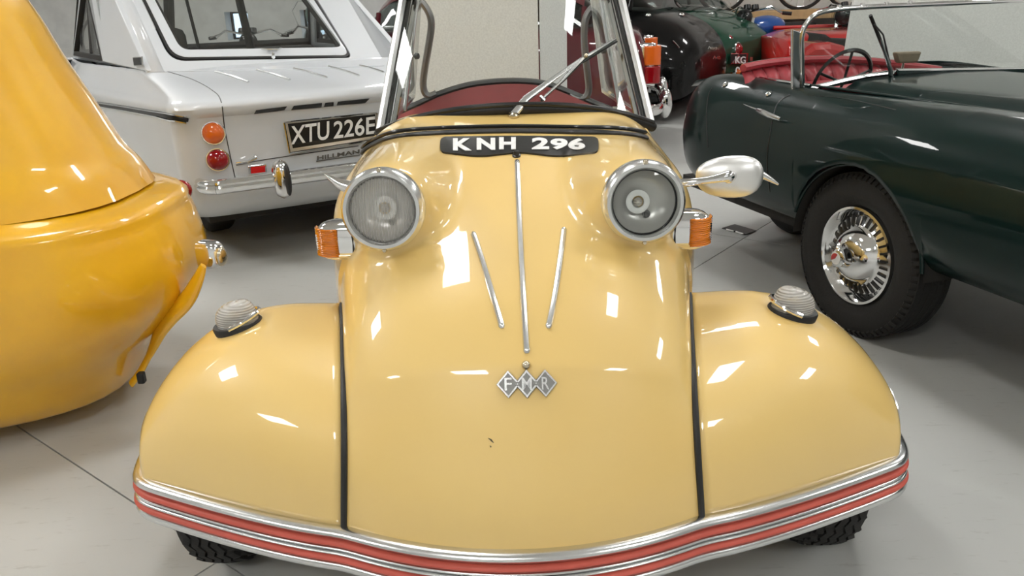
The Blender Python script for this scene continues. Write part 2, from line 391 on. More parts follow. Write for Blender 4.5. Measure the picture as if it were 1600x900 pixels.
# bumper trim sweep
base = []
for j in range(0, NC+1): base.append(rows and None)
bl = []
E0 = fedge(0)
for j in range(0, 31):
    ta = j/30; bl.append(V((CX+(E0.x-CX)*ta, .965+(E0.y-.965)*ta**2, .256)))
for i in range(1, 60):
    p = fen(math.pi/2*i/60, 0, pipe_x(0), 1); bl.append(p)
for k in range(0, 12): bl.append(V((CX+XS, YC+.05*k-.02 if False else max(bl[-1].y, 0)+.04, .256)))
full = [V((2*CX-p.x, p.y, p.z)) for p in bl[::-1]]+bl[1:]
# resample evenly and smooth
def resample(ps, n):
    L = [0]
    for a_, b_ in zip(ps, ps[1:]): L.append(L[-1]+(b_-a_).length)
    out = []; j = 0
    for i in range(n):
        t = L[-1]*i/(n-1)
        while j < len(L)-2 and L[j+1] < t: j += 1
        f = (t-L[j])/max(1e-9, L[j+1]-L[j]); out.append(ps[j].lerp(ps[j+1], f))
    return out
full = resample(full, 260)
for _ in range(7): full = [full[0]]+[(full[i-1]+full[i]*2+full[i+1])/4 for i in range(1, len(full)-1)]+[full[-1]]
def sweep(path, prof, name, mat, parent, dz=0):
    rows = []
    for i, p in enumerate(path):
        t = (path[min(i+1, len(path)-1)]-path[max(i-1, 0)]); t.z = 0; t.normalize(); n = V((t.y, -t.x, 0))
        rows.append([p+n*o_+V((0, 0, z_)) for o_, z_ in prof])
    return MB().grid(rows, closeu=True).build(name, mat, parent)
def halfround(z0, z1, o0, bulge, n=7):
    zc, hr = (z0+z1)/2, (z1-z0)/2
    return [(o0+bulge*math.cos(math.pi*(k/(n-1)-.5)), zc+hr*math.sin(math.pi*(k/(n-1)-.5))) for k in range(n)]+[(-.002, z1), (-.002, z0)]
bmp = car
# heights measured down from body edge
sweep(full, halfround(-.010, .007, .005, .013), 'bumper_rail', ALU, bmp)
sweep(full, halfround(-.022, -.0105, .012, .008), 'red_bumper_strip', REDRUB, bmp)
sweep(full, halfround(-.0285, -.0222, .014, .005), 'bumper_rail', ALU, bmp)
sweep(full, halfround(-.036, -.030, .015, .005), 'bumper_rail', ALU, bmp)
sweep(full, halfround(-.049, -.0365, .013, .010), 'red_bumper_strip', REDRUB, bmp)
sweep(full, halfround(-.066, -.0492, .014, .008), 'bumper_rail', ALU, bmp)

for s in (-1, 1):
    MB().tube([fen(1.30, t/20*1.5, pipe_x(0), s)+V((s*.004, -.003, -.004)) for t in range(21)], .0085, 8, flat=.8).build('side_rail', ALU, car)
# trim strips on hood
def on(bv, px, py, off=0.0):
    h = hit(bv, px, py)
    return (h[0]+h[1]*off, h[1]) if h else None
def strip(pxs, rad, name='trim_strip', mat=ALU, n=24):
    pp = []; up = []
    for i in range(n):
        t = (len(pxs)-1)*i/(n-1); x, y = cat(pxs, t); q = on(HB, x, y, .001)
        if q: pp.append(q[0]); up.append(q[1])
    for _ in range(4): up = [(up[max(i-1, 0)]+up[i]+up[min(i+1, len(up)-1)]).normalized() for i in range(len(up))]
    L_ = len(pp); e0 = (pp[0]-pp[1]).normalized(); pp = [pp[0]+e0*.004]+pp+[pp[-1]+(pp[-1]-pp[-2]).normalized()*.004]; up = [up[0]]+up+[up[-1]]
    rr = [rad*.5]+[rad]*L_+[rad*.5]
    return MB().tube(pp, rr, 8, up=up, flat=.9).build(name, mat, car)
strip([(808, 253), (811, 330), (816, 430), (820, 500), (823, 549)], .0052, n=34)
strip([(740, 366), (753, 405), (769, 458), (784, 510)], .0050)
strip([(881, 359), (876, 400), (868, 455), (857, 510)], .0050)
q = on(HB, 822, 571, .002); MB().ellipsoid(q[0], (.0068,)*3).build('badge_stud', BRASSY, car)
q = on(HB, 807, 244, .0); M = frameM(q[0], q[1]); bs = MB().lathe([(.0001, .012), (.004, .0115), (.0055, .008), (.0055, .004), (.008, .003), (.008, 0)], M, 16).build('washer_jet', BLACK, car)
# badge: three linked diamonds
q = on(HB, 823, 600, .0015); n_ = q[1]; ph_ = on(HB, 873, 598.5)[0]-on(HB, 773, 601.5)[0]; M = frameM(q[0], n_, ph_)
sc = 1.0/ (F/ (q[0]-CAM).length)   # metres per pixel
k_ = sc*1.03
bd = None
outl = [(-46, 0), (-27.5, 20), (-13.6, 6), (0, 20), (13.6, 6), (27.5, 20), (46, 0), (27.5, -20), (13.6, -6), (0, -20), (-13.6, -6), (-27.5, -20)]
outl = [(-46, 0), (-28, 19), (-14, 5), (0, 20), (14, 5), (28, 19), (46, 0), (28, -19), (14, -5), (0, -20), (-14, -5), (-28, -19)]
bd = MB().prism([M @ V((x*k_, y*k_*1.1, 0)) for x, y in outl], n_*.0035).build('badge', PEWTER, car, smooth=False, bevel=.0008)
for cx in (-28, 0, 28):
    o_ = [(cx-17.5, 0), (cx, 19), (cx+17.5, 0), (cx, -19)]; i_ = [(cx-14.5, 0), (cx, 15.5), (cx+14.5, 0), (cx, -15.5)]
    if cx == 0: o_ = [(-17.5, 0), (0, 19.4), (17.5, 0), (0, -19.4)]
    MB().ring([M @ V((x*k_, y*k_*1.08, .0034)) for x, y in o_], [M @ V((x*k_, y*k_*1.08, .0034)) for x, y in i_], n_*.0012).build('diamond_rim', ALU, bd, smooth=False)
for cx in (-14, 14):
    MB().lathe([(.0012, .0035), (.0012, .0055), (.0028, .0055), (.0030, .0035)], M @ Matrix.Translation((cx*k_, 0, 0)), 14).build('badge_pin', PEWTER, bd)
for ch, cx in (('F', -28), ('M', 0), ('R', 28)):
    vs, fs = text_fit(ch, .01, .02); w0 = 11 if ch != 'M' else 15
    MB().add([M @ V((cx*k_+(p.x-.5)*w0*k_, (p.y-.5)*19*k_, .0038+p.z*.05)) for p in vs], fs).build('letter', ALU, bd, smooth=False)
# windscreen base geometry
def wsb(s):  # s -1..1 base arc
    return V((.018+.302*s*(1-.02*s*s), 1.70+.085*abs(s)**2.2, .797-.050*abs(s)**2.2))
def wst(s): return V((.018+.238*s, 1.84+.07*abs(s)**2.2, 1.035-.012*abs(s)**2))
glass = MB().grid([[wsb(s/20).lerp(wst(s/20), t/10)+V((0, -.006*math.sin(math.pi*t/10), 0)) for s in range(-20, 21)] for t in range(11)])
GB = glass.bvh()
# number plate, follows the hood
def plate_y(u, top):
    if top: return 216-1.5*math.sin(math.pi*u)
    return 240.5+5*math.sin(2*math.pi*min(1, max(0, u)))**2
PN = on(HB, 800, 232)[1]
def onplate(u, v, off): # u 0..1, v 0..1 bottom to top
    x = 688+247*u; yt, yb = plate_y(u, 1), plate_y(u, 0); y = yb+(yt-yb)*v
    return on(HB, x, y, 0)[0]+PN*off
NU, NV = 50, 8
def corner(u, v):  # shrink rows near ends to round the corners
    du = min(u, 1-u)*247; r = 9.0
    if du < r: s_ = 1-(1-math.sqrt(max(0, 1-((r-du)/r)**2)))*r*2/30
    else: s_ = 1
    return .5+(v-.5)*s_
us = [0, .004, .010, .02, .035]+[.05+.9*i/NU for i in range(NU+1)]+[.965, .98, .99, .996, 1]
top = [[onplate(u, corner(u, j/NV), .0035) for j in range(NV+1)] for u in us]
bot = [[onplate(u, corner(u, j/NV), -.001) for j in range(NV+1)] for u in us]
pl = MB().grid(top); n0 = len(pl.v); pl.grid(bot)
ring_ = [0*(NV+1)+j for j in range(NV+1)]+[i*(NV+1)+NV for i in range(1, len(us))]+[(len(us)-1)*(NV+1)+j for j in range(NV-1, -1, -1)]+[i*(NV+1) for i in range(len(us)-2, 0, -1)]
for a_, b_ in zip(ring_, ring_[1:]+ring_[:1]): pl.f.append((a_, b_, b_+n0, a_+n0))
plo = pl.build('number_plate', BLACK, car)
for s_, x0, x1, yb, yt in (('K', 708, 737, 239, 220), ('N', 745, 774, 238, 219.5), ('H', 780, 806, 237, 218.5), ('2', 831, 858, 237, 219), ('9', 860, 887, 237.5, 219.5), ('6', 888, 914.5, 237.5, 220)):
    vs, fs = text_fit(s_, .045 if s_ in 'KNH' else .04)
    P = [on(HB, x0+(x1-x0)*p.x, yb+(yt-yb)*p.y, 0)[0]+PN*.0045 for p in vs]
    MB().add(P, fs).build('plate_character', INTW, plo, smooth=False, solid=-.0012, norm=True)
# rubber band across cowl
bp = [(545, 330), (546, 290), (552, 264), (562, 245), (580, 229), (610, 217), (655, 211), (720, 207.5), (800, 206), (880, 207), (950, 209), (1005, 215), (1040, 228), (1060, 247), (1069, 268), (1072, 290)]
pp = []; up = []
for dr in (-1, 1):
    a_, b_ = [], []
    for i in range(60):
        x, y = cat(bp, (len(bp)-1)*(.5+dr*.5*i/59)); q = on(HB, x, y, .002)
        if q and (not a_ or (q[0]-a_[-1]).length < .05): a_.append(q[0]); b_.append(q[1])
    if dr < 0: pp = a_[::-1]; up = b_[::-1]
    else: pp += a_[1:]; up += b_[1:]
for _ in range(3): up = [(up[max(i-1, 0)]+up[i]+up[min(i+1, len(up)-1)]).normalized() for i in range(len(up))]
MB().tube(pp, .0085, 10, up=up, flat=.55).build('cowl_seal', RUBBER, car)
MB().tube([p+n*.004+V((0, .012, .004)) for p, n in zip(pp, up)], .004, 8).build('cowl_bead', BLACK, car)
# windscreen seal and frame
pp = [wsb(s/30*1.03)+V((0, -.006, .003-.006*abs(s/30)**3)) for s in range(-30, 31)]
MB().tube(pp, .0125, 12, flat=.9, up=V((0, 0, 1))).build('windscreen_seal', RUBBER, car)
MB().tube([p+V((0, -.009, .010)) for p in pp], .0055, 8).build('seal_bead', BLACK, car)
glass.build('windscreen', GLASS, car)
fr = None
for s in (-1, 1):
    pts = [wsb(s).lerp(wst(s), t/12)+V((s*.004, .004, 0)) for t in range(-0, 15)]
    f_ = MB().tube(pts, .0105, 8, up=V((0, 1, 0)), flat=1.6).build('windscreen_post', SATIN, car)
    MB().tube([p+V((-s*.014, -.004, 0)) for p in pts], .0045, 8).build('post_seal', RUBBER, car)
    MB().tube([p+V((-s*.026, .004, 0)) for p in pts], .007, 8).build('inner_post', CHROME, car)
pts = [wst(s/20)+V((0, .0, .006)) for s in range(-20, 21)]
MB().tube(pts, .011, 10).build('header_rail', RUBBER, car)
# canopy: clear bubble behind the windscreen, roof and sliding side windows
hoopY = 2.32
def hoop(s, t): # rear hoop curve
    return None
can = MB(); rows = []
for i in range(16):
    t = i/15; y0 = 1.90+t*.75; hw = .245+.02*math.sin(t*math.pi)-.06*t*t; zt_ = 1.115+.06*math.sin(math.pi*t)
    rows.append([V((CX+hw*math.sin(a*math.pi/2*.999) if abs(a) < 1 else CX+hw*a, y0, zt_-(.06)*(1-math.cos(a*math.pi/2)))) for a in [k/8 for k in range(-8, 9)]])
can.grid(rows).build('canopy_roof', GLASS, car)
# rear frame traced at its own depth
def P2(px, py, Y=hoopY): return atY(px, py, Y)
lf = [P2(*p) for p in spline([(632, -12), (655, 0), (669, 18), (674, 38), (670, 70), (664, 105), (661, 130), (664, 145), (672, 150), (682, 146)], 40)]
rf_ = [P2(*p) for p in spline([(958, -12), (935, 4), (918, 22), (913, 45), (914, 80), (918, 115), (920, 140), (914, 152), (902, 153), (890, 147)], 40)]
MB().tube(lf, .010, 8, up=V((0, 1, 0)), flat=1.5).build('rear_window_frame', GREYTRIM, car)
MB().tube(rf_, .010, 8, up=V((0, 1, 0)), flat=1.5).build('rear_window_frame', GREYTRIM, car)
bow = [P2(*p) for p in spline([(618, 178), (655, 162), (690, 146), (740, 132), (800, 127), (850, 131), (890, 145), (925, 160), (955, 172)], 50)]
MB().tube(bow, .010, 8, up=V((0, 1, 0)), flat=1.3).build('seat_back_rail', DARKMET, car)
sb = MB(); rows = []
for t in range(9):
    rows.append([V((p.x, p.y-.02-.10*math.sin(t/8*1.4), p.z-.005-.20*t/8)) for p in bow])
sb.grid(rows).build('rear_seat_back', SEATRED, car)
# side windows
for s in (-1, 1):
    A0 = wsb(s)+V((-s*.02, .05, .01)); A1 = wst(s)+V((-s*.01, .04, -.01)); B1 = V((CX+s*.225, 2.3, 1.03)); B0 = V((CX+s*.262, 2.3, .76))
    quad = [A0, B0, B1, A1]; cen_ = sum(quad, V())/4
    inn = [p.lerp(cen_, .09) for p in quad]
    MB().ring(quad, inn, (s*.012, 0, 0)).build('side_window_frame', ALU, car, smooth=False, bevel=.002)
    MB().prism(inn, (s*.004, 0, 0)).build('side_window', GLASS, car, smooth=False)
    mid0 = A0.lerp(B0, .45); mid1 = A1.lerp(B1, .45)
    MB().tube([mid0, mid1], .006, 8).build('sliding_rail', ALU, car)
    k0 = mid0.lerp(mid1, .5)+V((-s*.012, -.03, 0)); MB().lathe([(.0001, .012), (.007, .012), (.008, .004), (.004, 0)], frameM(k0, (-s, -.4, 0)), 12).build('window_knob', DARKMET, car)
# body tub behind cowl
tub = MB(); rows = []
for i in range(22):
    t = i/21; y0 = 1.74+1.21*t; hw = .330*(1-t**2.4*.75)
    rows.append([V((CX+s*hw*k, y0, z)) for s, k, z in [(-1, .97, .30), (-1, 1, .45), (-1, 1, .6), (-1, .985, .70-.1*t*t), (-1, .90, .742-.12*t*t), (-1, .86, .742-.12*t*t)]])
tub.grid(rows)
tub.grid([[V((2*CX-p.x, p.y, p.z)) for p in r] for r in rows])
tub.build('body_tub', CREAM, car, solid=.006)
fl = MB().box((CX, 2.2, .28), (.56, 1.2, .02)).build('cabin_floor', DARK, car, smooth=False)
tl = MB(); tl.grid([[V((CX+.30*k*(1-t*t*.7), 2.42+.6*t, .76-.06*k*k-.30*t*t)) for k in [q/6 for q in range(-6, 7)]] for t in [u/8 for u in range(9)]]).build('tail_deck', CREAM, car, solid=.004)
MB().box((CX, 1.98, .42), (.4, .35, .12)).build('front_seat', SEATRED, car, bevel=.03)
MB().lathe([(.17, -.006), (.176, 0), (.17, .006), (.164, 0), (.17, -.006)], frameM((CX, 1.96, .66), (0, -.3, 1)), 28).build('steering_bar', BLACK, car)
# dash
MB().grid([[V((CX+.28*k, 1.74+.07*k*k+.10*t, .775-.05*k*k-.03*t*t)) for k in [q/8 for q in range(-8, 9)]] for t in (0, .5, 1)]).build('dashboard', DARK, car, solid=.02)
# wiper
def og(px, py, off=.012):
    q = hit(GB, px, py)
    if q: return q[0]+q[1]*off
    return atY(px, py, 1.72)
p1 = on(HB, 804, 182, .004)[0]; p1 = atY(801, 180, p1.y-.005)
wa = MB().tube([p1, og(822, 158, .016), og(865, 126, .016), og(905, 97, .016)], [.0088, .0078, .005, .004], 8, flat=.6, up=V((0, -1, .4))).build('wiper_arm', ALU, car)
M = frameM(on(HB, 803, 183, 0)[0], (0, -.3, 1)); MB().lathe([(.011, -.002), (.011, .006), (.007, .010), (.0001, .011)], M, 16).build('wiper_pivot', BRASSY, wa)
wb = MB().tube([og(848, 156, .010), og(878, 128, .012), og(905, 98, .014), og(930, 82, .012), og(958, 64, .010)], [.003, .0042, .0058, .0042, .003], 8).build('wiper_blade', ALU, car)
MB().tube([og(845, 159, .004), og(905, 101, .004), og(962, 66, .004)], .0028, 6).build('wiper_rubber', RUBBER, wb)
MB().ellipsoid(og(910, 94, .021), (.005,)*3, 12, 8).build('wiper_rivet', BRASSY, wb)
MB().tube([og(843, 153, .012), og(850, 160, .012)], .0038, 8).build('blade_clip', ALU, wb)
# headlamps
for idx, (Cc, ax) in enumerate(HL):
    M = frameM(Cc, ax, (1, 0, 0))
    hl = MB().lathe([(.052, -.002), (.0525, .006), (.056, .012), (.061, .012), (.0655, .006), (.0675, -.004), (.067, -.018), (.062, -.034), (.055, -.036)], M, 56).build('headlamp', ALU, car)
    hl['label'] = ('fluted glass headlamp in an aluminium rim', 'clear glass headlamp with the bulb visible')[idx]
    MB().lathe([(.0535, .004), (.0530, -.003), (.0505, -.003), (.0505, .002)], M, 40).build('lens_seal', RUBBER, hl)
    MB().lathe([(.012, -.030), (.025, -.029), (.038, -.024), (.048, -.012), (.0535, -.001)], M, 44).build('reflector', MIRR, hl)
    bo = M @ Matrix.Translation((-.006 if idx else 0, -.002 if idx else 0, 0))
    MB().lathe([(.0001, -.033), (.0125, -.033), (.0125, -.026), (.019, -.024), (.0195, -.0205), (.0135, -.019), (.010, -.0195), (.0098, -.024)], bo, 26).build('bulb_holder', INTW if idx else ALU, hl)
    MB().ellipsoid((0, 0, -.020), (.0075, .0075, .0085), 18, 12, bo).build('bulb', CLEARL, hl)
    so = M @ Matrix.Translation((.009, -.023, 0))
    MB().lathe([(.0001, -.022), (.004, -.0215), (.0042, -.024), (.0065, -.0245), (.0068, -.030)], so, 16).build('side_bulb', DARKMET, hl)
    R_ = .052
    if idx == 0:
        lr = [[(M @ V((x*R_, y*math.sqrt(max(0, 1-x*x))*R_, .003+.010*(1-x*x-(y*y)*(1-x*x))+.0012*math.cos(x*math.pi*22)))) for y in [k/8 for k in range(-8, 9)]] for x in [k/96 for k in range(-96, 97)]]
        MB().grid(lr).build('headlamp_lens', FLUTE, hl, angle=0)
    else:
        MB().lathe([(.0001, .011), (.015, .0105), (.030, .0085), (.042, .0055), (.052, .002)], M, 44).build('headlamp_lens', GLASS, hl)
    for sgn in (1, -1):
        scM = M @ Matrix.Translation((0, sgn*(.0645), .003 if sgn > 0 else 0)); 
        MB().lathe([(.0001, .009), (.003, .009), (.0042, .006), (.0042, 0)], scM, 12).build('rim_screw', BRASSY, hl)
# indicator lamps on the nose sides
for s in (-1, 1):
    c0 = V((CX+s*.327, 1.375, .622)); 
    t = MB(); rows = []
    # chrome housing: stadium section swept outwards, turned to the front
    for i in range(9):
        u = i/8; sc_ = [(1.0), 1, 1, 1, .99, .97, .92, .82, .6][i]; rows.append([V((c0.x+s*(-.048+.070*u), c0.y+.029*math.copysign(abs(math.cos(a))**.55, math.cos(a))*sc_, c0.z+.036*math.copysign(abs(math.sin(a))**.6, math.sin(a))*sc_)) for a in [2*math.pi*k/24 for k in range(24)]])
    ind = t.grid(rows, closeu=True)
    ind.f.append(tuple(len(rows)*24-24+k for k in range(24)))
    io = ind.build('indicator', CHROME, car)
    lr = []
    for i in range(14):
        a = -.25+i/13*1.9      # wraps from the front face round to the outer side
        cx_ = c0.x-s*.006; 
        rx, ry = .031, .033
        x_ = cx_+s*rx*math.sin(a); y_ = c0.y-ry*math.cos(a)
        if a < 0: x_ = cx_+s*rx*a*1.6
        lr.append([V((x_, y_, c0.z+.0005+.0235*k/11+.0)) + V((s*math.sin(max(a, 0)), -math.cos(max(a, 0)), 0))*(.0008 if k % 2 else -.0006) for k in range(-11, 12)])
    MB().grid(lr).build('amber_lens', AMBER, io, angle=0, solid=.004)
    MB().box((c0.x-s*.045, c0.y, c0.z), (.006, .058, .074)).build('indicator_gasket', RUBBER, io, bevel=.002)
# marker lamps on the fenders
for s, px, py in ((-1, 372, 508), (1, 1238, 487)):
    q = on(fenM[s].bvh(), px, py, 0)
    n_ = (q[1]+V((0, 0, .8))).normalized(); M = frameM(q[0]+n_*.004, n_, V((s*1, .10, -.12)))
    # gasket
    gk = MB().lathe([(.0001, .002), (1, .002), (1.05, -.001), (1.02, -.012), (.0001, -.014)], M @ Matrix.Diagonal((.043, .034, 1, 1)), 30).build('marker_lamp', RUBBER, car)
    rows = []
    for i in range(12):
        th = math.pi/2*i/11; rows.append([M @ V(((.038*math.sin(th)**.6*math.cos(a)-.002), .029*math.sin(th)**.6*math.sin(a), .002+.038*math.cos(th)**.7*(1-.20*math.cos(a)*math.sin(th)))) for a in [2*math.pi*k/28 for k in range(28)]])
    MB().grid(rows, closeu=True).build('marker_lens', CLEARL, gk)
    MB().ellipsoid((0, 0, .014), (.008, .008, .012), 12, 8, M).build('marker_bulb', BRASSY, gk)
    MB().tube([M @ V((-.044*math.cos(a), .034*math.sin(a), .004+.012*abs(math.cos(a)))) for a in [math.pi/2*k/8 for k in range(-8, 9)]], .0042, 8).build('marker_rim', CHROME, gk)
# mirrors
ms = V((CX+.40, 1.45, .700))
M = frameM(ms, (-.12, -1, .12), (1, 0, -.06))
rows = []
for i in range(16):
    th = math.pi/2*i/15
    row = []
    for k in range(40):
        a = 2*math.pi*k/40; c_, s_ = math.cos(a), math.sin(a)
        # teardrop: taller to the outer side
        hx = .061; hy = (.036+.008*c_) if s_ > 0 else (.041+.0*c_)
        e_ = .85
        row.append(M @ V((hx*math.copysign(abs(c_)**e_, c_)*math.sin(th), hy*math.copysign(abs(s_)**e_, s_)*math.sin(th), .022*math.cos(th))))
    rows.append(row)
mir = MB().grid(rows, closeu=True); mir.f.append(tuple(15*40+k for k in range(40)))
wm = mir.build('wing_mirror', SATIN, car, angle=60)
st = [V((CX+.275, 1.43, .690)), atY(1078, 285, 1.41), atY(1110, 281, 1.405), atY(1135, 276, 1.41), atY(1142, 275, 1.425)]
MB().tube(spline([tuple(p) for p in st], 20), [.011-.0045*math.sin(math.pi*min(1, i/15)) for i in range(20)], 10).build('mirror_stem', CHROME, wm)
MB().ellipsoid((0, 0, 0), (.012, .012, .006), 18, 10, frameM(atY(1139, 277, 1.43), (0, -1, 0))).build('stem_boss', CHROME, wm)
MB().tube([atY(1190, 273, 1.47), atY(1203, 280, 1.47), atY(1216, 288, 1.47)], [.007, .005, .002], 10).build('mirror_tail', ALU, wm)
MB().tube([V((CX-.27, 1.42, .685)), atY(548, 293, 1.42), atY(530, 287, 1.42), atY(516, 278, 1.42), atY(507, 271.5, 1.42)], [.016, .0135, .0095, .0048, .0012], 12).build('side_stem', CHROME, car)
MB().ellipsoid(atY(540, 318, 1.45), (.008, .014, .016)).build('mirror_boss', ALU, car)
# wheels
def tyre(M, R, wd, rim, parent, tread=True, name='tyre', nseg=64):
    h = wd/2
    prof = [(rim, -h*.62), (rim+.01, -h*.8), (rim+(R-rim)*.45, -h*1.0), (R*.93, -h*.93), (R*.975, -h*.78)]+[(R*(.995 if tread else 1), x*h) for x in (-.6, -.3, 0, .3, .6)]+[(R*.975, h*.78), (R*.93, h*.93), (rim+(R-rim)*.45, h*1.0), (rim+.01, h*.8), (rim, h*.62)]
    if tread: prof = [(r if r < R*.94 else r-.006, x) for r, x in prof]
    to = MB().lathe(prof, M, nseg).build(name, TYRE, parent, angle=60)
    if tread:
        tm = MB(); N = nseg*3; nb = 5; bw = 1.62*h/nb
        for b_ in range(nb):
            x0 = -.81*h+b_*bw+.0022; x1 = x0+bw-.0044; rows = []
            for k in range(N):
                ph = k % 6; zg = (0, .002, .004, .002, 0, -.002)[ph]*1.2
                a = 2*math.pi*k/N
                def rr(x): return R*(1-.055*abs(x/h)**2.6)
                def pnt(x, r): return M @ V((r*math.cos(a), r*math.sin(a), x))
                edge = (ph == 4 and b_ in (0, 4))
                dr = -.006 if edge else 0
                rows.append([pnt(x0+zg, rr(x0)-.008), pnt(x0+zg, rr(x0)+dr), pnt(x1+zg, rr(x1)+dr), pnt(x1+zg, rr(x1)-.008)])
            tm.grid(rows, closev=True)
        tm.build('tread', TYRE, to, smooth=False)
    return to
for s in (-1, 1):
    M = frameM((CX+s*.556, 1.354, .201), (1, 0, 0), (0, 0, 1))
    wo = tyre(M, .200, .104, .11, car, name='front_wheel')
    MB().lathe([(.112, -.03), (.10, -.035), (.09, .0), (.05, .02), (.0001, .025)], M, 28).build('hub', CREAM, wo)
M = frameM((CX, 3.0, .201), (1, 0, 0), (0, 0, 1)); wo = tyre(M, .2, .1, .11, car, tread=False, name='rear_wheel'); MB().lathe([(.112, -.03), (.10, -.035), (.05, .02), (.0001, .025)], M, 24).build('hub', ALU, wo)
MB().tube([(CX-.53, 1.354, .21), (CX+.53, 1.354, .21)], .02, 8).build('front_axle', DARKMET, car)
MB().box((CX, 1.75, .22), (.5, 1.0, .05)).build('underbody', DARK, car, bevel=.01)

# ================================================================== local frames for the other vehicles
class Frame:
    def __init__(s, x, y, deg):
        s.M = Matrix.Translation((x, y, 0)) @ Matrix.Rotation(math.radians(deg), 4, 'Z'); s.o = V((x, y, 0))
        s.a = s.M.to_3x3() @ V((1, 0, 0)); s.b = s.M.to_3x3() @ V((0, 1, 0))
    def __call__(s, a, b, z): return s.M @ V((a, b, z))
    def pl(s, px, py, P, N):    # pixel ray against local plane (point, normal)
        P = s.M @ V(P); N = s.M.to_3x3() @ V(N); r = ray(px, py); return CAM+r*((P-CAM).dot(N)/r.dot(N))
def seam(bv, pxs, parent, name='panel_gap', mat=None, rad=.0022, n=30, off=0.0):
    pp = []
    for i in range(n):
        x, y = cat(pxs, (len(pxs)-1)*i/(n-1)); q = on(bv, x, y, off)
        if q and (not pp or (q[0]-pp[-1]).length < .25): pp.append(q[0])
    if len(pp) > 1: return MB().tube(pp, rad, 6).build(name, mat or BLACK, parent)
def text_on(bv, s, x0, y0, x1, y1, yh, parent, mat, name='letter', bold=.03, off=.003, ext=0, raw=False):
    """text whose baseline runs from pixel (x0,y0) to (x1,y1), yh pixels high, wrapped on the surface; one mesh per character"""
    vs, fs = text_fit(s, bold, 0, 1.0)
    P = []
    for p in vs:
        x = x0+(x1-x0)*p.x; y = y0+(y1-y0)*p.x-yh*p.y; q = on(bv, x, y, off)
        P.append(q[0] if q else V((0, 0, -1)))
    # split in loose characters
    par = list(range(len(vs)))
    def fd(i):
        while par[i] != i: par[i] = par[par[i]]; i = par[i]
        return i
    for f in fs:
        for k in f[1:]: par[fd(k)] = fd(f[0])
    gr = {}
    for f in fs: gr.setdefault(fd(f[0]), []).append(f)
    for g_ in gr.values():
        ids = sorted({i for f in g_ for i in f}); mp = {i: k for k, i in enumerate(ids)}
        MB().add([P[i] for i in ids], [tuple(mp[i] for i in f) for f in g_]).build(name, mat, parent, smooth=False, solid=-.002)
# ================================================================== white saloon, seen from behind
I = Frame(-1.182, 2.976, 31)
imp = thing('saloon_car', 'white rear engined saloon car with black XTU 226E number plate', 'car', I(.575, 1.0, 0))
IW = 1.15
RSIDE = 0
def side_off(b): return -.20*min(max(b, 0), 1.3)
def uring(z, ins, br, rad, bend=1.9, top=0):
    """plan outline: left side front -> rear left corner -> rear -> rear right corner -> right side front"""
    pts = []
    for k in range(14):
        b_ = bend-(bend-br-rad)*k/13; pts.append((ins+side_off(b_), b_))
    for k in range(1, 9):
        t = math.pi/2*k/9; a0 = ins+side_off(br+rad); pts.append((a0+rad*1.2*(1-math.cos(t)), br+rad*(1-math.sin(t))))
    a1 = ins+rad*1.2+side_off(br+rad); a1r = ins+rad*1.2
    for k in range(0, 25): 
        u = k/24; aa = a1+(IW-a1-a1r)*u; pts.append((aa, br-.02*math.sin(math.pi*u)))
    L = [q for q in pts[:22]]
    for q in L[::-1]: pts.append((IW-(q[0]-side_off(q[1])), q[1]))
    return [I(a_, b_, z+top*b_) for a_, b_ in pts]
lev = [(.20, .10, .22, .10), (.215, .06, .16, .10), (.25, .03, .11, .09), (.29, .01, .07, .08), (.33, 0, .055, .08), (.42, -.01, .045, .08), (.55, -.015, .04, .08), (.625, -.015, .032, .08),
       (.638, -.022, .012, .09), (.66, -.026, .0, .09), (.675, -.022, .004, .10), (.688, -.005, .03, .10), (.70, .01, .07, .10), (.735, .03, .22, .10), (.77, .045, .40, .10), (.782, .05, .44, .09)]
ib = MB().grid([uring(*l) for l in lev]); IB = ib.bvh()
ib.build('body_shell', WHITE, imp, solid=.008, angle=50)
# cabin: rear panel in a raked plane
P0, N0 = (0, .425, .782), V((0, -(.26), .43)).normalized()
def RP(px, py, off=0): return I.pl(px, py, P0, tuple(N0))+(I.M.to_3x3() @ N0)*off
TOPY = -120
def win_loop(l0, l1, r0, r1, rad=14, n=6):
    """rounded quad in pixels: l0 lower-left, l1 upper-left, r0 lower-right, r1 upper-right"""
    c = [V((*l0, 0)), V((*r0, 0)), V((*r1, 0)), V((*l1, 0))]; out = []
    for i in range(4):
        p, a_, b_ = c[i], (c[i-1]-c[i]).normalized(), (c[(i+1) % 4]-c[i]).normalized(); r_ = rad if isinstance(rad, (int, float)) else rad[i]
        for k in range(n+1):
            t = k/n; q0 = p+a_*r_; q2 = p+b_*r_; q = q0*(1-t)**2+p*2*t*(1-t)+q2*t*t; out.append((q.x, q.y))
    return out
outer = win_loop((256, 112), (150, -130), (602, 98), (470, -130), (2, 2, 2, 2))
open_ = win_loop((267, 95), (168, -112), (551, 90), (428, -112), (24, 12, 10, 10))
nrm = I.M.to_3x3() @ N0
MB().ring([RP(*p) for p in outer], [RP(*p) for p in open_], -nrm*.03).build('rear_panel', WHITE, imp, smooth=False, bevel=.004)
gk_ = win_loop((269, 93), (171, -110), (549, 89), (425, -110), (24, 12, 10, 10)); g2 = win_loop((272, 90), (175, -107), (546, 86.5), (421, -107), (23, 12, 10, 10))
MB().ring([RP(*p, .001) for p in gk_], [RP(*p, .001) for p in g2], -nrm*.015).build('window_seal', RUBBER, imp, smooth=False)
g3 = win_loop((283, 79.5), (190, -98), (536, 75), (408, -98), (15, 12, 9, 10))
wf = MB().ring([RP(*p, .003) for p in g2], [RP(*p, .006) for p in g3], -nrm*.016).build('tailgate_frame', WHITE, imp, smooth=False, bevel=.002)
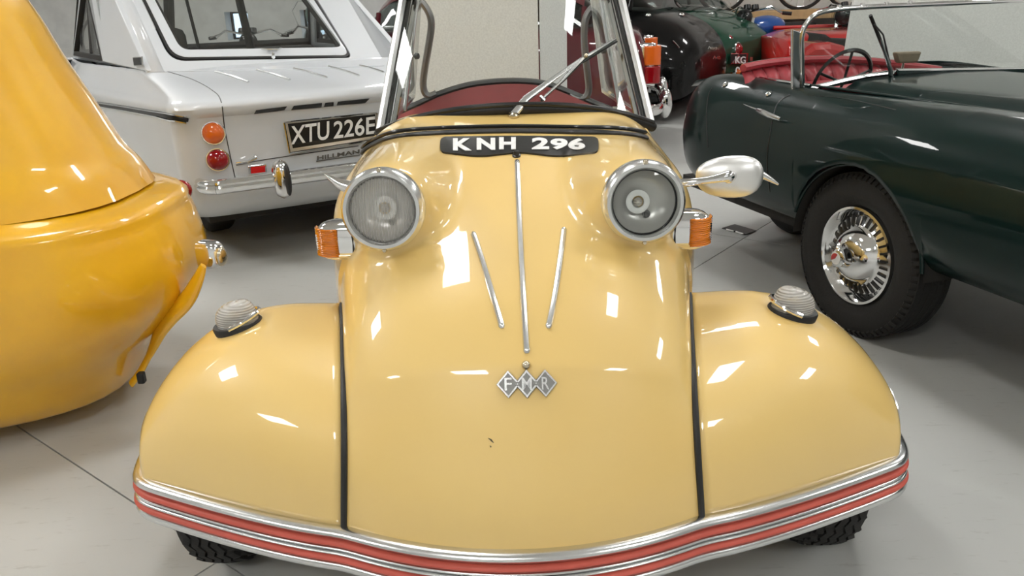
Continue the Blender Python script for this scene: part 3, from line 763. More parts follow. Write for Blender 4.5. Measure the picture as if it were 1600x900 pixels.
MB().prism([RP(*p, 0) for p in win_loop((282, 81), (188, -99), (538, 76), (407, -99), (15, 12, 9, 10))], -nrm*.004).build('rear_window', GLASS, imp, smooth=False)
g4 = win_loop((287, 76), (196, -95), (529, 72), (404, -95), (14, 12, 9, 10))
MB().ring([RP(*p, -.006) for p in g3], [RP(*p, -.006) for p in g4], -nrm*.012).build('inner_trim', DARK, imp, smooth=False)
# handle and lock on the window bottom
h_ = MB().tube([RP(408, 80, .012), RP(418, 84, .018), RP(432, 84, .018), RP(439, 79, .012)], [.004, .009, .009, .004], 8, flat=.6).build('window_handle', ALU, imp)
MB().tube([RP(427, 88, .012), RP(427, 95, .018)], .008, 10).build('lock', CHROME, h_)
# roof, side panels, windscreen frame
RT = [RP(150, -130), RP(470, -130)]
zt_ = RT[0].z
Linv = I.M.inverted(); rl, rr_ = Linv @ RT[0], Linv @ RT[1]
BE = 1.75
for s, q in ((0, rl), (1, rr_)):
    def sp(b_, z, s=s): 
        a_ = .05+(side_off(b_) if s == 0 else 0); k = (z-.782)/(zt_-.782); 
        a_ = a_+(.13)*k
        return I(a_ if s == 0 else IW-a_, b_, z)
    bl_ = .44; tb = q.y
    ou = [sp(bl_, .78), sp(BE, .78), sp(BE-.55, zt_), sp(tb, zt_)]
    c4 = sum(ou, V())/4
    inn = [sp(.98, .80), sp(BE-.10, .80), sp(BE-.60, zt_-.05), sp(tb+.22, zt_-.05)]
    dv = (I.a if s == 0 else -I.a)*.03
    MB().ring(ou, inn, dv).build('side_panel', WHITE, imp, smooth=False, bevel=.004)
    i2 = [p.lerp(sum(inn, V())/4, .07) for p in inn]
    off = (-I.a if s == 0 else I.a)*.004
    MB().ring([p+off for p in inn], [p+off for p in i2], dv*.8).build('side_window_frame', DARK, imp, smooth=False)
    MB().prism([p+dv*.3 for p in i2], dv*.1).build('side_window', GLASS, imp, smooth=False)
    m0, m1 = i2[0].lerp(i2[1], .42), i2[3].lerp(i2[2], .42)
    MB().tube([m0+dv*.6, m1+dv*.6], .022, 8, flat=.7).build('door_pillar', DARK, imp)
    e0, e1 = (RP(258, 111), RP(152, -130)) if s == 0 else (RP(600, 98), RP(468, -130))
    MB().grid([[sp(bl_+.01, .775), sp(tb+.01, zt_)], [sp(bl_, .775).lerp(e0, .5)+V((0, 0, .004)), sp(tb, zt_).lerp(e1, .5)+V((0, 0, .006))], [e0, e1]]).build('rear_pillar', WHITE, imp, solid=.02)
ro = MB(); 
ro.grid([[I(.06+side_off(1)*.3+.0+ (IW-.12+.12)*(k/12)-.0, b_, zt_+.05*math.sin(math.pi*k/12)) for k in range(13)] for b_ in (rl.y, rl.y+.3, BE-.55)])
ro.build('roof', WHITE, imp, solid=.02)
wsO = [I(.05+side_off(BE), BE, .78), I(IW-.05, BE, .78), I(IW-.18, BE-.55, zt_), I(.18+side_off(1.3), BE-.55, zt_)]
cc = sum(wsO, V())/4; wi = [p.lerp(cc, .07) for p in wsO]
MB().ring(wsO, wi, (0, .02, .02)).build('windscreen_frame', DARK, imp, smooth=False)
# front bonnet and interior
MB().grid([[I(-.26+(IW+.26)*k/10, b_, z) for k in range(11)] for b_, z in ((1.75, .785), (1.9, .77), (2.05, .72), (2.12, .55), (2.1, .25))]).build('bonnet', WHITE, imp, solid=.01)
for k in (0, 1):
    s_ = [I(-.26 if k == 0 else IW, b_, z) for b_, z in ((1.75, .22), (2.1, .25), (2.12, .55), (2.05, .72), (1.9, .77), (1.75, .785))]
    MB().prism(s_, I.a*(.02 if k == 0 else -.02)).build('front_wing', WHITE, imp, smooth=False)
MB().box((.575, 1.2, .22), (1.0, 1.9, .10), I.M).build('underbody', DARK, imp, smooth=False)
MB().box((.575, 1.0, .70), (1.15, 1.1, .04), I.M).build('parcel_shelf', DARK, imp, smooth=False)
MB().box((.14, 1.32, .80), (.30, .10, .24), I.M).build('seat', DARK, imp, bevel=.04)
MB().box((.80, 1.32, .72), (.42, .10, .14), I.M).build('seat', DARK, imp, bevel=.04)
MB().box((.50, 1.66, .76), (1.1, .12, .06), I.M).build('dashboard', DARK, imp, bevel=.02)
MB().lathe([(.15, -.008), (.158, 0), (.15, .008), (.142, 0), (.15, -.008)], frameM(I(-.02, 1.50, .86), I(.28, 1.2, 1.0)-I(.28, 1.8, .8)), 28).build('steering_wheel', BLACK, imp)
for x0_, y0_, x1_, y1_, w__ in ((262, -50, 266, 80, .038), (276, -60, 311, 76, .012), (362, -50, 393, 80, .030)):
    MB().tube([I.pl(x0_, y0_, (0, 1.45, 0), (0, 1, 0)), I.pl(x1_, y1_, (0, 1.45, 0), (0, 1, 0))], w__, 8, flat=.6).build('inner_pillar', DARK, imp)
MB().tube([I(.575, 1.5, zt_-.03), I(.575, 1.46, zt_-.08)], .01, 6).build('mirror_stem', DARK, imp)
# details on the body, by ray onto it
seam(IB, [(262, 112), (300, 124), (330, 140), (345, 157), (351, 200), (360, 245), (369, 285)], imp, 'lid_gap', DARKMET)
seam(IB, [(600, 103), (430, 109), (262, 112)], imp, 'lid_gap', WHITE, .004)
seam(IB, [(398, 252), (470, 241), (560, 228)], imp, 'lid_gap', DARKMET, .002)
seam(IB, [(369, 258), (398, 252)], imp, 'lid_gap', DARKMET, .002)
for a_, b_ in (((337, 113), (388, 129)), ((401, 110), (453, 125.5)), ((459, 108), (511, 122)), ((513.5, 105), (561, 119)), ((562, 103.5), (600, 114))):
    seam(IB, [a_, ((a_[0]+b_[0])/2, (a_[1]+b_[1])/2-1), b_], imp, 'deck_rib', ALU, .006, 10, .002)
def quad_on(bv, pxs, parent, name, mat, off=.002, th=.004, n=6, **kw):
    P = []
    c_ = pxs
    pts = []
    for i in range(len(c_)):
        for k in range(n): 
            t = k/n; pts.append((c_[i][0]*(1-t)+c_[(i+1) % len(c_)][0]*t, c_[i][1]*(1-t)+c_[(i+1) % len(c_)][1]*t))
    N = V()
    for p in pts:
        q = on(bv, *p)
        if q: P.append(q[0]); N += q[1]
    N.normalize()
    return MB().prism([p+N*off for p in P], N*th).build(name, mat, parent, smooth=False, **kw)
for q in ([(397, 177.5), (400, 172), (448, 166), (444, 171.5)], [(455, 171.5), (459, 165), (503, 160.5), (502, 167)], [(506, 166.5), (508, 160.5), (521, 159), (521, 165)], [(526, 164), (528, 158.5), (577, 153.5), (570, 160.5)]):
    quad_on(IB, q, imp, 'vent_slot', BLACK, .001, .002)
q_ = [(442, 190), (586, 175), (588, 216), (451, 238)]
npl = quad_on(IB, q_, imp, 'number_plate', SATIN, .012, .008, bevel=.003)
seam(IB, [(442, 190), (586, 175)], npl, 'plate_frame', CHROME, .004, 8, .018); seam(IB, [(442, 190), (451, 238)], npl, 'plate_frame', CHROME, .004, 8, .018)
seam(IB, [(451, 238), (588, 216)], npl, 'plate_frame', CHROME, .005, 8, .018); seam(IB, [(586, 175), (590, 216)], npl, 'plate_frame', CHROME, .004, 8, .018)
quad_on(IB, [(447, 192), (583, 177), (585, 210), (455, 230)], npl, 'plate_face', BLACK, .020, .003)
text_on(IB, 'XTU', 452, 224.5, 511, 216, 29, npl, INTW, 'plate_character', .012, .0245)
text_on(IB, '226E', 518, 215.5, 582, 207.5, 28, npl, INTW, 'plate_character', .012, .0245)
text_on(IB, 'HILLMAN', 495, 250, 561, 239.5, 6.5, imp, PEWTER, 'letter', .02, .004)
quad_on(IB, [(494, 251), (562, 241), (562, 242.5), (494, 252.5)], imp, 'letter_bar', PEWTER, .002, .003)
# side strip
seam(IB, [(150, 161.5), (220, 173), (294, 186.5)], imp, 'side_moulding', BLACK, .010, 16, .002)
seam(IB, [(150, 165), (220, 177), (292, 191.5)], imp, 'side_moulding', CHROME, .005, 16, .006); seam(IB, [(150, 158.5), (220, 170), (297, 182)], imp, 'side_moulding', CHROME, .0035, 16, .006)
# lamps
for px, py, mt, nm in ((333, 208, AMBER2, 'orange_lamp'), (340, 249.5, REDL, 'red_lamp')):
    h = on(IB, px, py, 0)
    n_ = (-I.b*1.0-I.a*.12+V((0, 0, .12))).normalized(); M = frameM(h[0]-n_*.004, n_)
    lo = MB().lathe([(.047, -.02), (.046, .008), (.043, .014), (.040, .014), (.038, .010)], M, 32).build('tail_lamp', CHROME, imp)
    MB().lathe([(.0001, .040), (.012, .038), (.024, .033), (.034, .025), (.039, .016), (.0395, .010)], M, 32).build(nm, mt, lo)
rl_ = quad_on(IB, [(387, 258), (415, 255), (416, 268.5), (388, 272)], imp, 'reflector', CHROME, .004, .008, bevel=.002)
quad_on(IB, [(390.5, 260), (412.5, 257.5), (413, 267), (391, 269.5)], rl_, 'reflector_glass', BRIGHTRED, .013, .004)
MB().tube([on(IB, 368, 254, .012)[0], on(IB, 385, 250, .030)[0], on(IB, 397, 245, .022)[0], on(IB, 396, 241, .012)[0]], [.004, .006, .009, .005], 8).build('lid_handle', CHROME, imp)
MB().tube([I.pl(216, 95, (-.12, 0, 0), (1, 0, 0)), I.pl(219, 95, (-.12, 0, 0), (1, 0, 0))], .001, 4)
q = atZ(218, 95, .80)
bq = [I.pl(*p, (.052+side_off(.75), .75, .80), (1, .2, -.30)) for p in ((211, 89), (225, 88), (226, 102), (213, 103))]
b_ = MB().prism([p-I.a*.004 for p in bq], -I.a*.006).build('pillar_badge', CHROME, imp, smooth=False, bevel=.002)
bc_ = sum(bq, V())/4; MB().prism([p.lerp(bc_, .2)-I.a*.0105 for p in bq], -I.a*.002).build('badge_face', BLACK, b_, smooth=False)
# bumper with overrider
bp_ = [I(.035, .10, .375), I(.03, .05, .375), I(.04, .0, .375), I(.07, -.025, .375), I(.13, -.033, .375), I(.575, -.045, .375), I(1.02, -.033, .375), I(1.08, -.025, .375), I(1.11, .0, .375), I(1.12, .05, .375)]
pth = spline([tuple(p) for p in bp_], 60); rows = []
for i, p in enumerate(pth):
    p = V(p); t = V(pth[min(i+1, 59)])-V(pth[max(i-1, 0)]); t.normalize(); n_ = V((t.y, -t.x, 0))
    e_ = min(1, .5+i/6, .5+(59-i)/6)
    rows.append([p+n_*o_*e_+V((0, 0, z_*e_)) for o_, z_ in ((0, -.03), (.012, -.027), (.022, -.018), (.025, -.004), (.018, .004), (.020, .012), (.014, .022), (0, .027), (-.006, 0))])
MB().grid(rows, closeu=True).build('rear_bumper', CHROME, imp)
for a_ in (.315, .84):
    oc = I(a_, -.045, .372); MB().ellipsoid((0, 0, 0), (.022, .032, .068), 20, 14, frameM(oc, (0, 0, 1), tuple(I.a)))
    ov = MB(); rws = []
    for k in range(13):
        u = -1+2*k/12; r_ = (1-abs(u)**3)**.5 if abs(u) < 1 else 0
        rws.append([I(a_+(.034*r_+.002)*math.cos(t_), -.045+(-.005-.035*max(0, -math.sin(t_)) if False else 0)+(.045*r_+.002)*math.sin(t_), .375+.078*u) for t_ in [2*math.pi*q/18 for q in range(18)]])
    oo = ov.grid(rws, closeu=True).build('overrider', CHROME, imp)
    MB().ellipsoid((0, 0, 0), (.064, .012, .030), 18, 10, frameM(I(a_+.012, -.085, .376), tuple(-I.b), (0, 0, 1))).build('rubber_insert', RUBBER, oo)
for k, (a_, b_) in enumerate(((.20, .80), (.95, .80), (-.02, 1.8), (1.02, 1.8))):
    wz = tyre(frameM(I(a_, b_, .25), tuple(I.a)), .25, .13, .15, imp, False, 'wheel', 32); MB().lathe([(.15, -.03), (.0001, -.04)], frameM(I(a_, b_, .25), tuple(I.a)), 20).build('hubcap', CHROME, wz)

# ================================================================== dark green open sports car
R = Frame(1.039, 2.279, 18)
road = thing('sports_car', 'dark green open sports car with ribbed red seats and chrome wheel', 'car', R(.6, .3, 0))
RW = 1.25
AC, AZ, AR = .015, .255, .278
prof = [(.12, .265), (.04, .285), (-.01, .34), (-.028, .42), (-.032, .50), (-.02, .58), (.008, .645), (.05, .685), (.09, .702), (.13, .706)]
def rside(b_, t):  # t 0..1
    a_, z = cat(prof, t*(len(prof)-1))
    # rear tuck and front crest
    rear = max(0, (b_-.84)/.36); 
    k = 1-math.sqrt(max(0, 1-min(1, rear)**2.2))
    a_ += .22*k
    if rear > 0: z = z-.05*k if z > .5 else z+.10*k*(.5-z)/.3
    if b_ < .4: 
        c_ = sm(-b_, -.4, .3); z += .01*c_*t; a_ -= .02*c_*math.sin(math.pi*t)
    # fin over the tail
    z += .012*math.exp(-((b_-.85)/.2)**2)*t
    d = b_-AC
    if abs(d) < AR:
        zb_ = AZ+math.sqrt(AR*AR-d*d); zlo = prof[0][1]
        if z < .69: z = max(z, zb_) if False else z
    return a_, z
def rcol(b_):
    d = b_-AC; ts = [k/26 for k in range(27)]
    if abs(d) < AR:
        zb_ = AZ+math.sqrt(AR*AR-d*d)
        # find t where z = zb_
        t0 = 0
        for k in range(200):
            if rside(b_, k/200)[1] >= zb_: t0 = k/200; break
        ts = [t0+(1-t0)*k/26 for k in range(27)]
    return [R(*(lambda q: (q[0], b_, q[1]))(rside(b_, t))) for t in ts]
bs_ = [-1.25+.95*k/16 for k in range(16)]+[AC-AR*math.cos(math.pi*k/40)*.9999 for k in range(41)]+[AC+AR+.01+(.80-AC-AR-.01)*k/14 for k in range(15)]+[.80+.40*math.sin(math.pi/2*k/14) for k in range(1, 15)]
rb = MB().grid([rcol(b_) for b_ in bs_])
RB = rb.bvh(); rb.build('body_side', GREEN, road, solid=.006, angle=0)
# arch liner
ln = MB(); ln.grid([[R(a_, AC-AR*1.0*math.cos(t), AZ+AR*math.sin(t)) for a_ in (-.01, .15, .35)] for t in [.02+(math.pi-.04)*k/30 for k in range(31)]]); ln.build('arch_liner', DARK, road)
MB().box((.5, AC, .35), (.02, .7, .5), R.M).build('inner_wing', DARK, road, smooth=False)
MB().tube([R(rside(b_, 0)[0]-.006, b_, AZ+math.sqrt(max(0, AR*AR-(b_-AC)**2))) for b_ in []]+[R(-.016, AC-AR*math.cos(t), AZ+AR*math.sin(t)) for t in [.12+(math.pi-.4)*k/30 for k in range(31)]], .006, 8).build('arch_lip', GREEN, road)
# rear end, tail deck, far side, bonnet
rows = []
for k in range(15):
    u = k/14; rows.append([R(*(lambda q: (q[0]+(RW-2*q[0])*u, 1.20+.05*math.sin(math.pi*u), q[1]))(rside(1.20, t))) for t in [j/20 for j in range(21)]])
MB().grid(rows).build('tail_panel', GREEN, road, solid=.006)
MB().grid([[R(x, b_, z0-.012*abs(2*(x/RW)-1)**3) for x in [.12+(RW-.24)*k/16 for k in range(17)]] for b_, z0 in ((1.205, .655), (1.16, .678), (1.05, .698), (.95, .704), (.82, .702))]).build('tail_deck', GREEN, road, solid=.006)
far = [[R(RW-a_, b_, z) for a_, z in [rside(b_, t/12) for t in range(13)]] for b_ in [-1.25+2.39*k/30 for k in range(31)]]
MB().grid(far).build('body_side', GREEN, road, solid=.006)
bn = MB(); rows = []
for k in range(25):
    b_ = -1.25+1.70*k/24; r0 = []
    for j in range(33):
        u = -1+2*j/32; a_ = RW/2+u*(RW/2-.13)
        z = .716-.040*math.exp(-((abs(u)-.78)/.10)**2)+.012*(1-(u/.8)**2 if abs(u) < .8 else 0)-(.06*max(0, -b_-.7)**2)
        r0.append(R(a_, b_, z))
    rows.append(r0)
bn.grid(rows); BN = bn.bvh(); bn.build('bonnet', GREEN, road, solid=.006)
MB().box((RW/2, .75, .25), (RW-.2, .9, .04), R.M).build('cockpit_floor', DARK, road, smooth=False)
MB().box((RW/2, -1.22, .45), (RW-.2, .04, .45), R.M).build('front_panel', GREEN, road, smooth=False, bevel=.02)
# door lines, handle, details
seam(RB, [(1113, 137), (1107, 150), (1104, 180), (1106, 230)], road, 'door_gap', BLACK, .0025)
seam(RB, [(1235, 148), (1220, 157), (1211, 172), (1201, 225), (1199, 262), (1203, 300)], road, 'door_gap', BLACK, .0025)
hd = MB().tube([on(RB, x, y, o_)[0] for x, y, o_ in ((1188, 175, .010), (1200, 180, .022), (1212, 184, .026), (1226, 189, .016))], [.010, .013, .013, .009], 12, flat=.7).build('door_handle', ALU, road)
MB().tube([on(RB, x, y, .003)[0] for x, y in ((1163, 163.5), (1176, 169), (1190, 174))], [.002, .005, .006], 8, flat=.5).build('handle_plate', ALU, hd)
for px, py in ((1133, 132.5), (1201, 147)):
    q = on(RB, px, py, .002)
    if q: MB().lathe([(.0001, .006), (.008, .005), (.012, 0)], frameM(q[0], q[1]), 16).build('tonneau_stud', CHROME, road)
MB().tube([R(.13, b_, .712) for b_ in [.45+.40*k/12 for k in range(13)]], .006, 8).build('cockpit_trim', CHROME, road)
# ribbed red rear padding
NB = 15
def seat_pt(u, z, o=0):   # u across
    a_ = .06+(.98-.06)*u; b_ = .80-.06*abs(2*u-1)**4-o; return R(a_, b_, z-.055*u**2)
for k in range(NB):
    u0, u1 = k/NB, (k+1)/NB; rows = []
    for i in range(9):
        t = i/8; z = .50+.245*t+(-.0); tz = 1 if t < .8 else math.cos((t-.8)/.2*math.pi/2)
        rows.append([seat_pt(u0+(u1-u0)*j/8, .50+.245*min(1, t)+.018*math.sin(math.pi*(2*((u0+u1)/2)-0)/2)**1, .055*(.55+.45*math.sin(math.pi*j/8)**.5)*tz-.05*(t-.5)) for j in range(9)])
    MB().grid(rows).build('padded_roll', VINYL, road, angle=0)
pp = [seat_pt(k/40, .752+.018*math.sin(math.pi*k/40), -.005) for k in range(41)]
MB().tube(pp, .014, 8).build('padding_rail', VINYL, road)
MB().tube([p+V((0, .01, .010)) for p in pp], .005, 6).build('padding_piping', CHROME, road)
for a_ in (.38, .88):
    MB().box((a_, .72, .52), (.40, .12, .34), R.M).build('seat_back', VINYL, road, bevel=.05)
# windscreen
PB, NBn = (0, .47, .70), (0, 1, .0)
def WS(px, py, off=0): return R.pl(px, py, (0, .47-off, .7), (0, 1, .22))
MB().prism([WS(1239, 46), WS(1251, 50), WS(1250, 142), WS(1239, 143)], R.b*.014).build('windscreen_post', ALU, road, smooth=False, bevel=.003)
rail = spline([(1254, 142), (1253, 95), (1253, 55), (1261, 36), (1276, 22), (1305, 15), (1370, 10), (1443, 7), (1530, 3), (1600, 0), (1680, -3)], 60)
MB().tube([WS(*p) for p in rail], .0085, 10).build('windscreen_frame', CHROME, road)
MB().tube([WS(*p, -.012) for p in rail[10:]], .005, 8).build('frame_seal', RUBBER, road)
for px, py in ((1311, 14), (1348, 11), (1385, 9), (1422, 7)):
    MB().lathe([(.007, -.004), (.007, .006), (.0001, .008)], frameM(WS(px, py-3), (0, 0, 1)), 10).build('hood_stud', CHROME, road)
gl = [(1256, 140), (1256, 55), (1264, 38), (1278, 25), (1305, 18), (1443, 10), (1600, 3), (1660, 60), (1660, 108), (1443, 112), (1390, 116)]
MB().prism([WS(*p, -.004) for p in gl], R.b*.004).build('windscreen', GLASS, road, smooth=False)
br = spline([(1252, 142), (1300, 131), (1345, 121), (1390, 115), (1443, 112), (1540, 110), (1640, 108)], 30)
MB().tube([WS(*p) for p in br], .010, 8).build('windscreen_base', ALU, road)
MB().prism([WS(1257, 139), WS(1385, 110), WS(1385, 120), WS(1257, 143)], -R.b*.006).build('base_rail', ALU, road, smooth=False)
MB().prism([WS(1396, 107, .01), WS(1640, 104, .01), WS(1640, 126, .01), WS(1396, 130, .01)], -R.b*.02).build('scuttle_trim', CHROME, road, smooth=False, bevel=.006)
# wiper, mirror, steering wheel
w0, w1, w2 = WS(1394, 136, .04), WS(1391, 108, .05), WS(1376, 62, .05)
wa = MB().tube([w0, w1, w2], [.010, .007, .004], 8).build('wiper_arm', ALU, road)
MB().tube([WS(1360, 24, .03), WS(1375, 62, .035), WS(1390, 99, .03)], .006, 8).build('wiper_blade', RUBBER, wa)
MB().tube([WS(1366, 38, .045), WS(1380, 54, .06), WS(1388, 88, .045)], .0028, 6).build('blade_bridge', DARKMET, wa)
MB().lathe([(.018, -.01), (.018, .02), (.010, .03), (.0001, .031)], frameM(WS(1394, 134, .02), (0, -.3, 1)), 14).build('wiper_pivot', CHROME, wa)
mp_ = [R.pl(px, py, (0, .55, 0), (0, 1, 0)) for px, py in ((1392, 81), (1432, 79.5), (1425, 97.5), (1397, 98.5))]
mm = MB().prism(mp_, -R.b*.03).build('interior_mirror', plain('tan_mirror_back', (.28, .22, .15), .45), road, smooth=False, bevel=.008)
MB().tube([R.pl(1412, 96, (0, .55, 0), (0, 1, 0)), R.pl(1409, 112, (0, .50, 0), (0, 1, 0))], .004, 8).build('mirror_stem', CHROME, mm)
sc_ = R.pl(1315, 128, (0, .58, 0), (0, 1, 0)); ed = R.pl(1315, 84, (0, .58, 0), (0, 1, 0)); Rr = .118
nS = (R.b*1.0+V((0, 0, .35))).normalized()
M = frameM(sc_, nS, tuple(R.a))
sw = MB().lathe([(Rr-.008, 0), (Rr, .008), (Rr+.008, 0), (Rr, -.008), (Rr-.008, 0)], M, 44).build('steering_wheel', BLACK, road)
for a_ in (200, 270, 340, 100): MB().tube([M @ V((0, 0, -.01)), M @ V((Rr*math.cos(math.radians(a_)), Rr*math.sin(math.radians(a_)), 0))], .005, 8).build('spoke', BLACK, sw)
# bonnet details
seam(RB, [(1262, 148), (1330, 156), (1400, 172)], road, 'wing_seam', BLACK, .0015)
q = on(BN, 1432, 165, .01)
if q: MB().ellipsoid(tuple(q[0]), (.02, .03, .012), 14, 8).build('washer_jet', CHROME, road)
# front wheel with slotted chrome trim
def chrome_wheel(cen_, side):
    M = frameM(cen_, tuple(R.a*side), (0, 0, 1))
    wo = tyre(M, .252, .145, .150, road, False, 'road_wheel', 72)
    tm = MB(); 
    for r_, x_ in ((.2475, .045), (.2475, -.045), (.250, 0)): pass
    for x_ in (-.05, -.025, 0, .025, .05): tm.lathe([(.2505, x_-.009), (.2535, x_-.008), (.2535, x_+.008), (.2505, x_+.009)], M, 72)
    for k in range(72):
        a_ = 2*math.pi*k/72; ca, sa = math.cos(a_), math.sin(a_); c2, s2 = math.cos(a_+.05), math.sin(a_+.05)
        for sg in (1, -1):
            tm.add([M @ V((r_*c, r_*s_, sg*x_)) for r_, x_, c, s_ in ((.251, .060, ca, sa), (.251, .060, c2, s2), (.236, .071, c2, s2), (.236, .071, ca, sa))]+[M @ V((r_*c, r_*s_, sg*x_)) for r_, x_, c, s_ in ((.246, .055, ca, sa), (.246, .055, c2, s2), (.230, .066, c2, s2), (.230, .066, ca, sa))],
                   [(0, 1, 2, 3), (0, 4, 5, 1), (1, 5, 6, 2), (2, 6, 7, 3), (3, 7, 4, 0)])
    tm.build('tread', TYRE, wo, smooth=False)
    rm = MB().lathe([(.152, .050), (.150, .062), (.143, .064), (.134, .052), (.128, .040), (.122, .034), (.092, .046), (.086, .052), (.083, .056), (.074, .072), (.058, .086), (.040, .093), (.026, .095)], M, 72).build('wheel_trim', CHROME, wo)
    N = 30; sl = BLACK.copy()
    for k in range(N):
        a_ = 2*math.pi*k/N; T = M @ Matrix.Rotation(a_, 4, 'Z')
        MB().box((.108, 0, .0418), (.030, .0065, .006), T @ Matrix.Translation((.108, 0, .0418)) @ Matrix.Rotation(math.radians(22), 4, 'Y') @ Matrix.Translation((-.108, 0, -.0418))).build('trim_slot', BLACK, rm, smooth=False)
    cp = MB().lathe([(.034, .085), (.032, .100), (.028, .108), (.0275, .122), (.022, .126), (.0001, .128)], M, 32).build('centre_cap', CHROME, wo)
    md = MB().lathe([(.0001, .1295), (.0185, .1290), (.0188, .125)], M, 24).build('cap_medallion', INTW, cp)
    MB().add([M @ V((.0165*math.cos(t), .0165*math.sin(t), .1305)) for t in [math.radians(-30+150*k/12) for k in range(13)]]+[M @ V((0, 0, .1305))], [tuple(range(14))]).build('cap_red_segment', REDP, cp, smooth=False, solid=-.001)
    for k in range(3):
        T = M @ Matrix.Rotation(2*math.pi*k/3+.4, 4, 'Z'); MB().tube([T @ V((.012, 0, .112)), T @ V((.034, 0, .112)), T @ V((.046, 0, .104))], [.010, .008, .004], 8, flat=.6).build('cap_ear', CHROME, cp)
    return wo
chrome_wheel(R(.075, .03, .250), -1)
wo = tyre(frameM(R(.58, 1.02, .24), tuple(-R.a)), .24, .14, .15, road, False, 'road_wheel', 40)
wo = tyre(frameM(R(RW-.06, 0, .25), tuple(R.a)), .25, .14, .15, road, False, 'road_wheel', 40)
wo = tyre(frameM(R(RW-.16, 1.02, .24), tuple(R.a)), .24, .14, .15, road, False, 'road_wheel', 40)
MB().box((RW/2, .3, .26), (RW-.35, 1.6, .06), R.M).build('underbody', DARK, road, smooth=False)
#PART3
# ================================================================== amber yellow microcar at the left
yel = thing('microcar', 'glossy amber yellow microcar with bulging tail beside the cream bubble car', 'car', (-1.75, 2.0, 0))
XC, YCN = -1.95, 2.02
def yring(z, xs, hy, e=.75, yc=YCN, n=48):
    r = []
    for k in range(n):
        t = 2*math.pi*k/n; c_, s_ = math.cos(t), math.sin(t)
        r.append(V((XC+(xs-XC)*math.copysign(abs(c_)**e, c_), yc+hy*math.copysign(abs(s_)**e, s_), z)))
    return r
sil = [(.06, -1.12, .36), (.10, -1.07, .40), (.17, -.995, .44), (.24, -.925, .48), (.31, -.87, .50), (.37, -.81, .51), (.42, -.765, .515), (.465, -.735, .515), (.52, -.730, .51), (.565, -.735, .50), (.60, -.75, .485), (.63, -.775, .465), (.652, -.81, .44), (.665, -.85, .41), (.675, -.92, .36), (.682, -1.05, .28)]
def fit(lv, poly, ring_):
    def sx(py):
        if py <= poly[0][1]: i = 0
        else: i = min(len(poly)-2, max(k for k in range(len(poly)) if poly[k][1] <= py))
        a_, b_ = poly[i], poly[i+1]; return a_[0]+(b_[0]-a_[0])*(py-a_[1])/(b_[1]-a_[1])
    out = []
    for z, x0, h in lv:
        lo_, hi_ = XC+.1, -.4
        for _ in range(22):
            m_ = (lo_+hi_)/2
            bad = any(proj(p)[0] > sx(proj(p)[1]) for p in ring_(z, m_, h))
            if bad: hi_ = m_
            else: lo_ = m_
        out.append((z, lo_, h))
    return out
sil = fit(sil, [(222, 264), (252, 267), (285, 287), (305, 318), (322, 365), (327, 400), (318, 428), (296, 462), (262, 500), (238, 545), (213, 590), (185, 640), (157, 682), (120, 730)], lambda z, x, h: yring(z, x, h))
sil2 = spline(sil, 60)
yb = MB().grid([yring(*q) for q in sil2], closeu=True); yb.f.append(tuple(range(48))); yb.f.append(tuple(59*48+k for k in range(48)))
YB = yb.bvh(); yb.build('body_shell', YELLOW, yel, angle=0)
cbf = fit([(.68, -.875, .385), (.75, -.905, .37), (.82, -.94, .355), (.92, -1.0, .335), (1.02, -1.08, .31), (1.12, -1.2, .26), (1.18, -1.35, .18), (1.20, -1.6, .05)], [(-120, -200), (60, 20), (100, 85), (157, 168), (190, 215), (222, 265), (260, 330)], lambda z, x, h: yring(z, x, h, .7))
cb = spline([(.58, cbf[0][1]+.06, cbf[0][2]+.04), (.64, cbf[0][1]+.03, cbf[0][2]+.02)]+cbf, 30)
cbm = MB().grid([yring(z, x, h, .7) for z, x, h in cb], closeu=True); cbm.build('cabin', YELLOW, yel, angle=0)
sk = spline([tuple(atY(x, y, 1.93)) for x, y in ((318, 415), (308, 440), (292, 468), (268, 492), (251, 516), (238, 545), (221, 578), (205, 600))], 40)
MB().tube(sk, [.012+.018*math.sin(math.pi*min(1, i/30)) for i in range(40)], 14, up=V((-.5, -.7, .5)), flat=.5).build('rear_skirt', YELLOW, yel)
lc = atY(339, 398, 1.98)
M = frameM(lc, (1, -.35, 0), (0, 0, 1)); rows = []
for i in range(9):
    u = i/8; k_ = [1, 1, 1, 1, 1, .97, .9, .75, .45][i]
    rows.append([M @ V((.036*k_*math.copysign(abs(math.cos(a))**.55, math.cos(a)), .026*k_*math.copysign(abs(math.sin(a))**.55, math.sin(a)), -.045+.062*u)) for a in [2*math.pi*q/28 for q in range(28)]])
t = MB().grid(rows, closeu=True); t.f.append(tuple(8*28+k for k in range(28))); lo = t.build('side_lamp', CHROME, yel)
MB().ellipsoid((0, 0, 0), (.026, .019, .014), 18, 10, M @ Matrix.Translation((-.004, 0, .012))).build('lamp_lens', BRASSY, lo)
MB().ellipsoid(tuple(atY(282, 297, 2.25)), (.034, .02, .030), 16, 10).build('red_lamp', REDL, yel)
MB().box(tuple(atY(221, 590, 1.86)), (.018, .02, .03)).build('rubber_stop', RUBBER, yel, bevel=.004)
for x_ in (-1.35, -2.5):
    w_ = tyre(frameM((x_, 2.2, .2), (1, 0, 0)), .2, .1, .11, yel, False, 'wheel', 32); MB().lathe([(.11, -.02), (.0001, -.03)], frameM((x_, 2.2, .2), (1, 0, 0)), 20).build('hubcap', CHROME, w_)

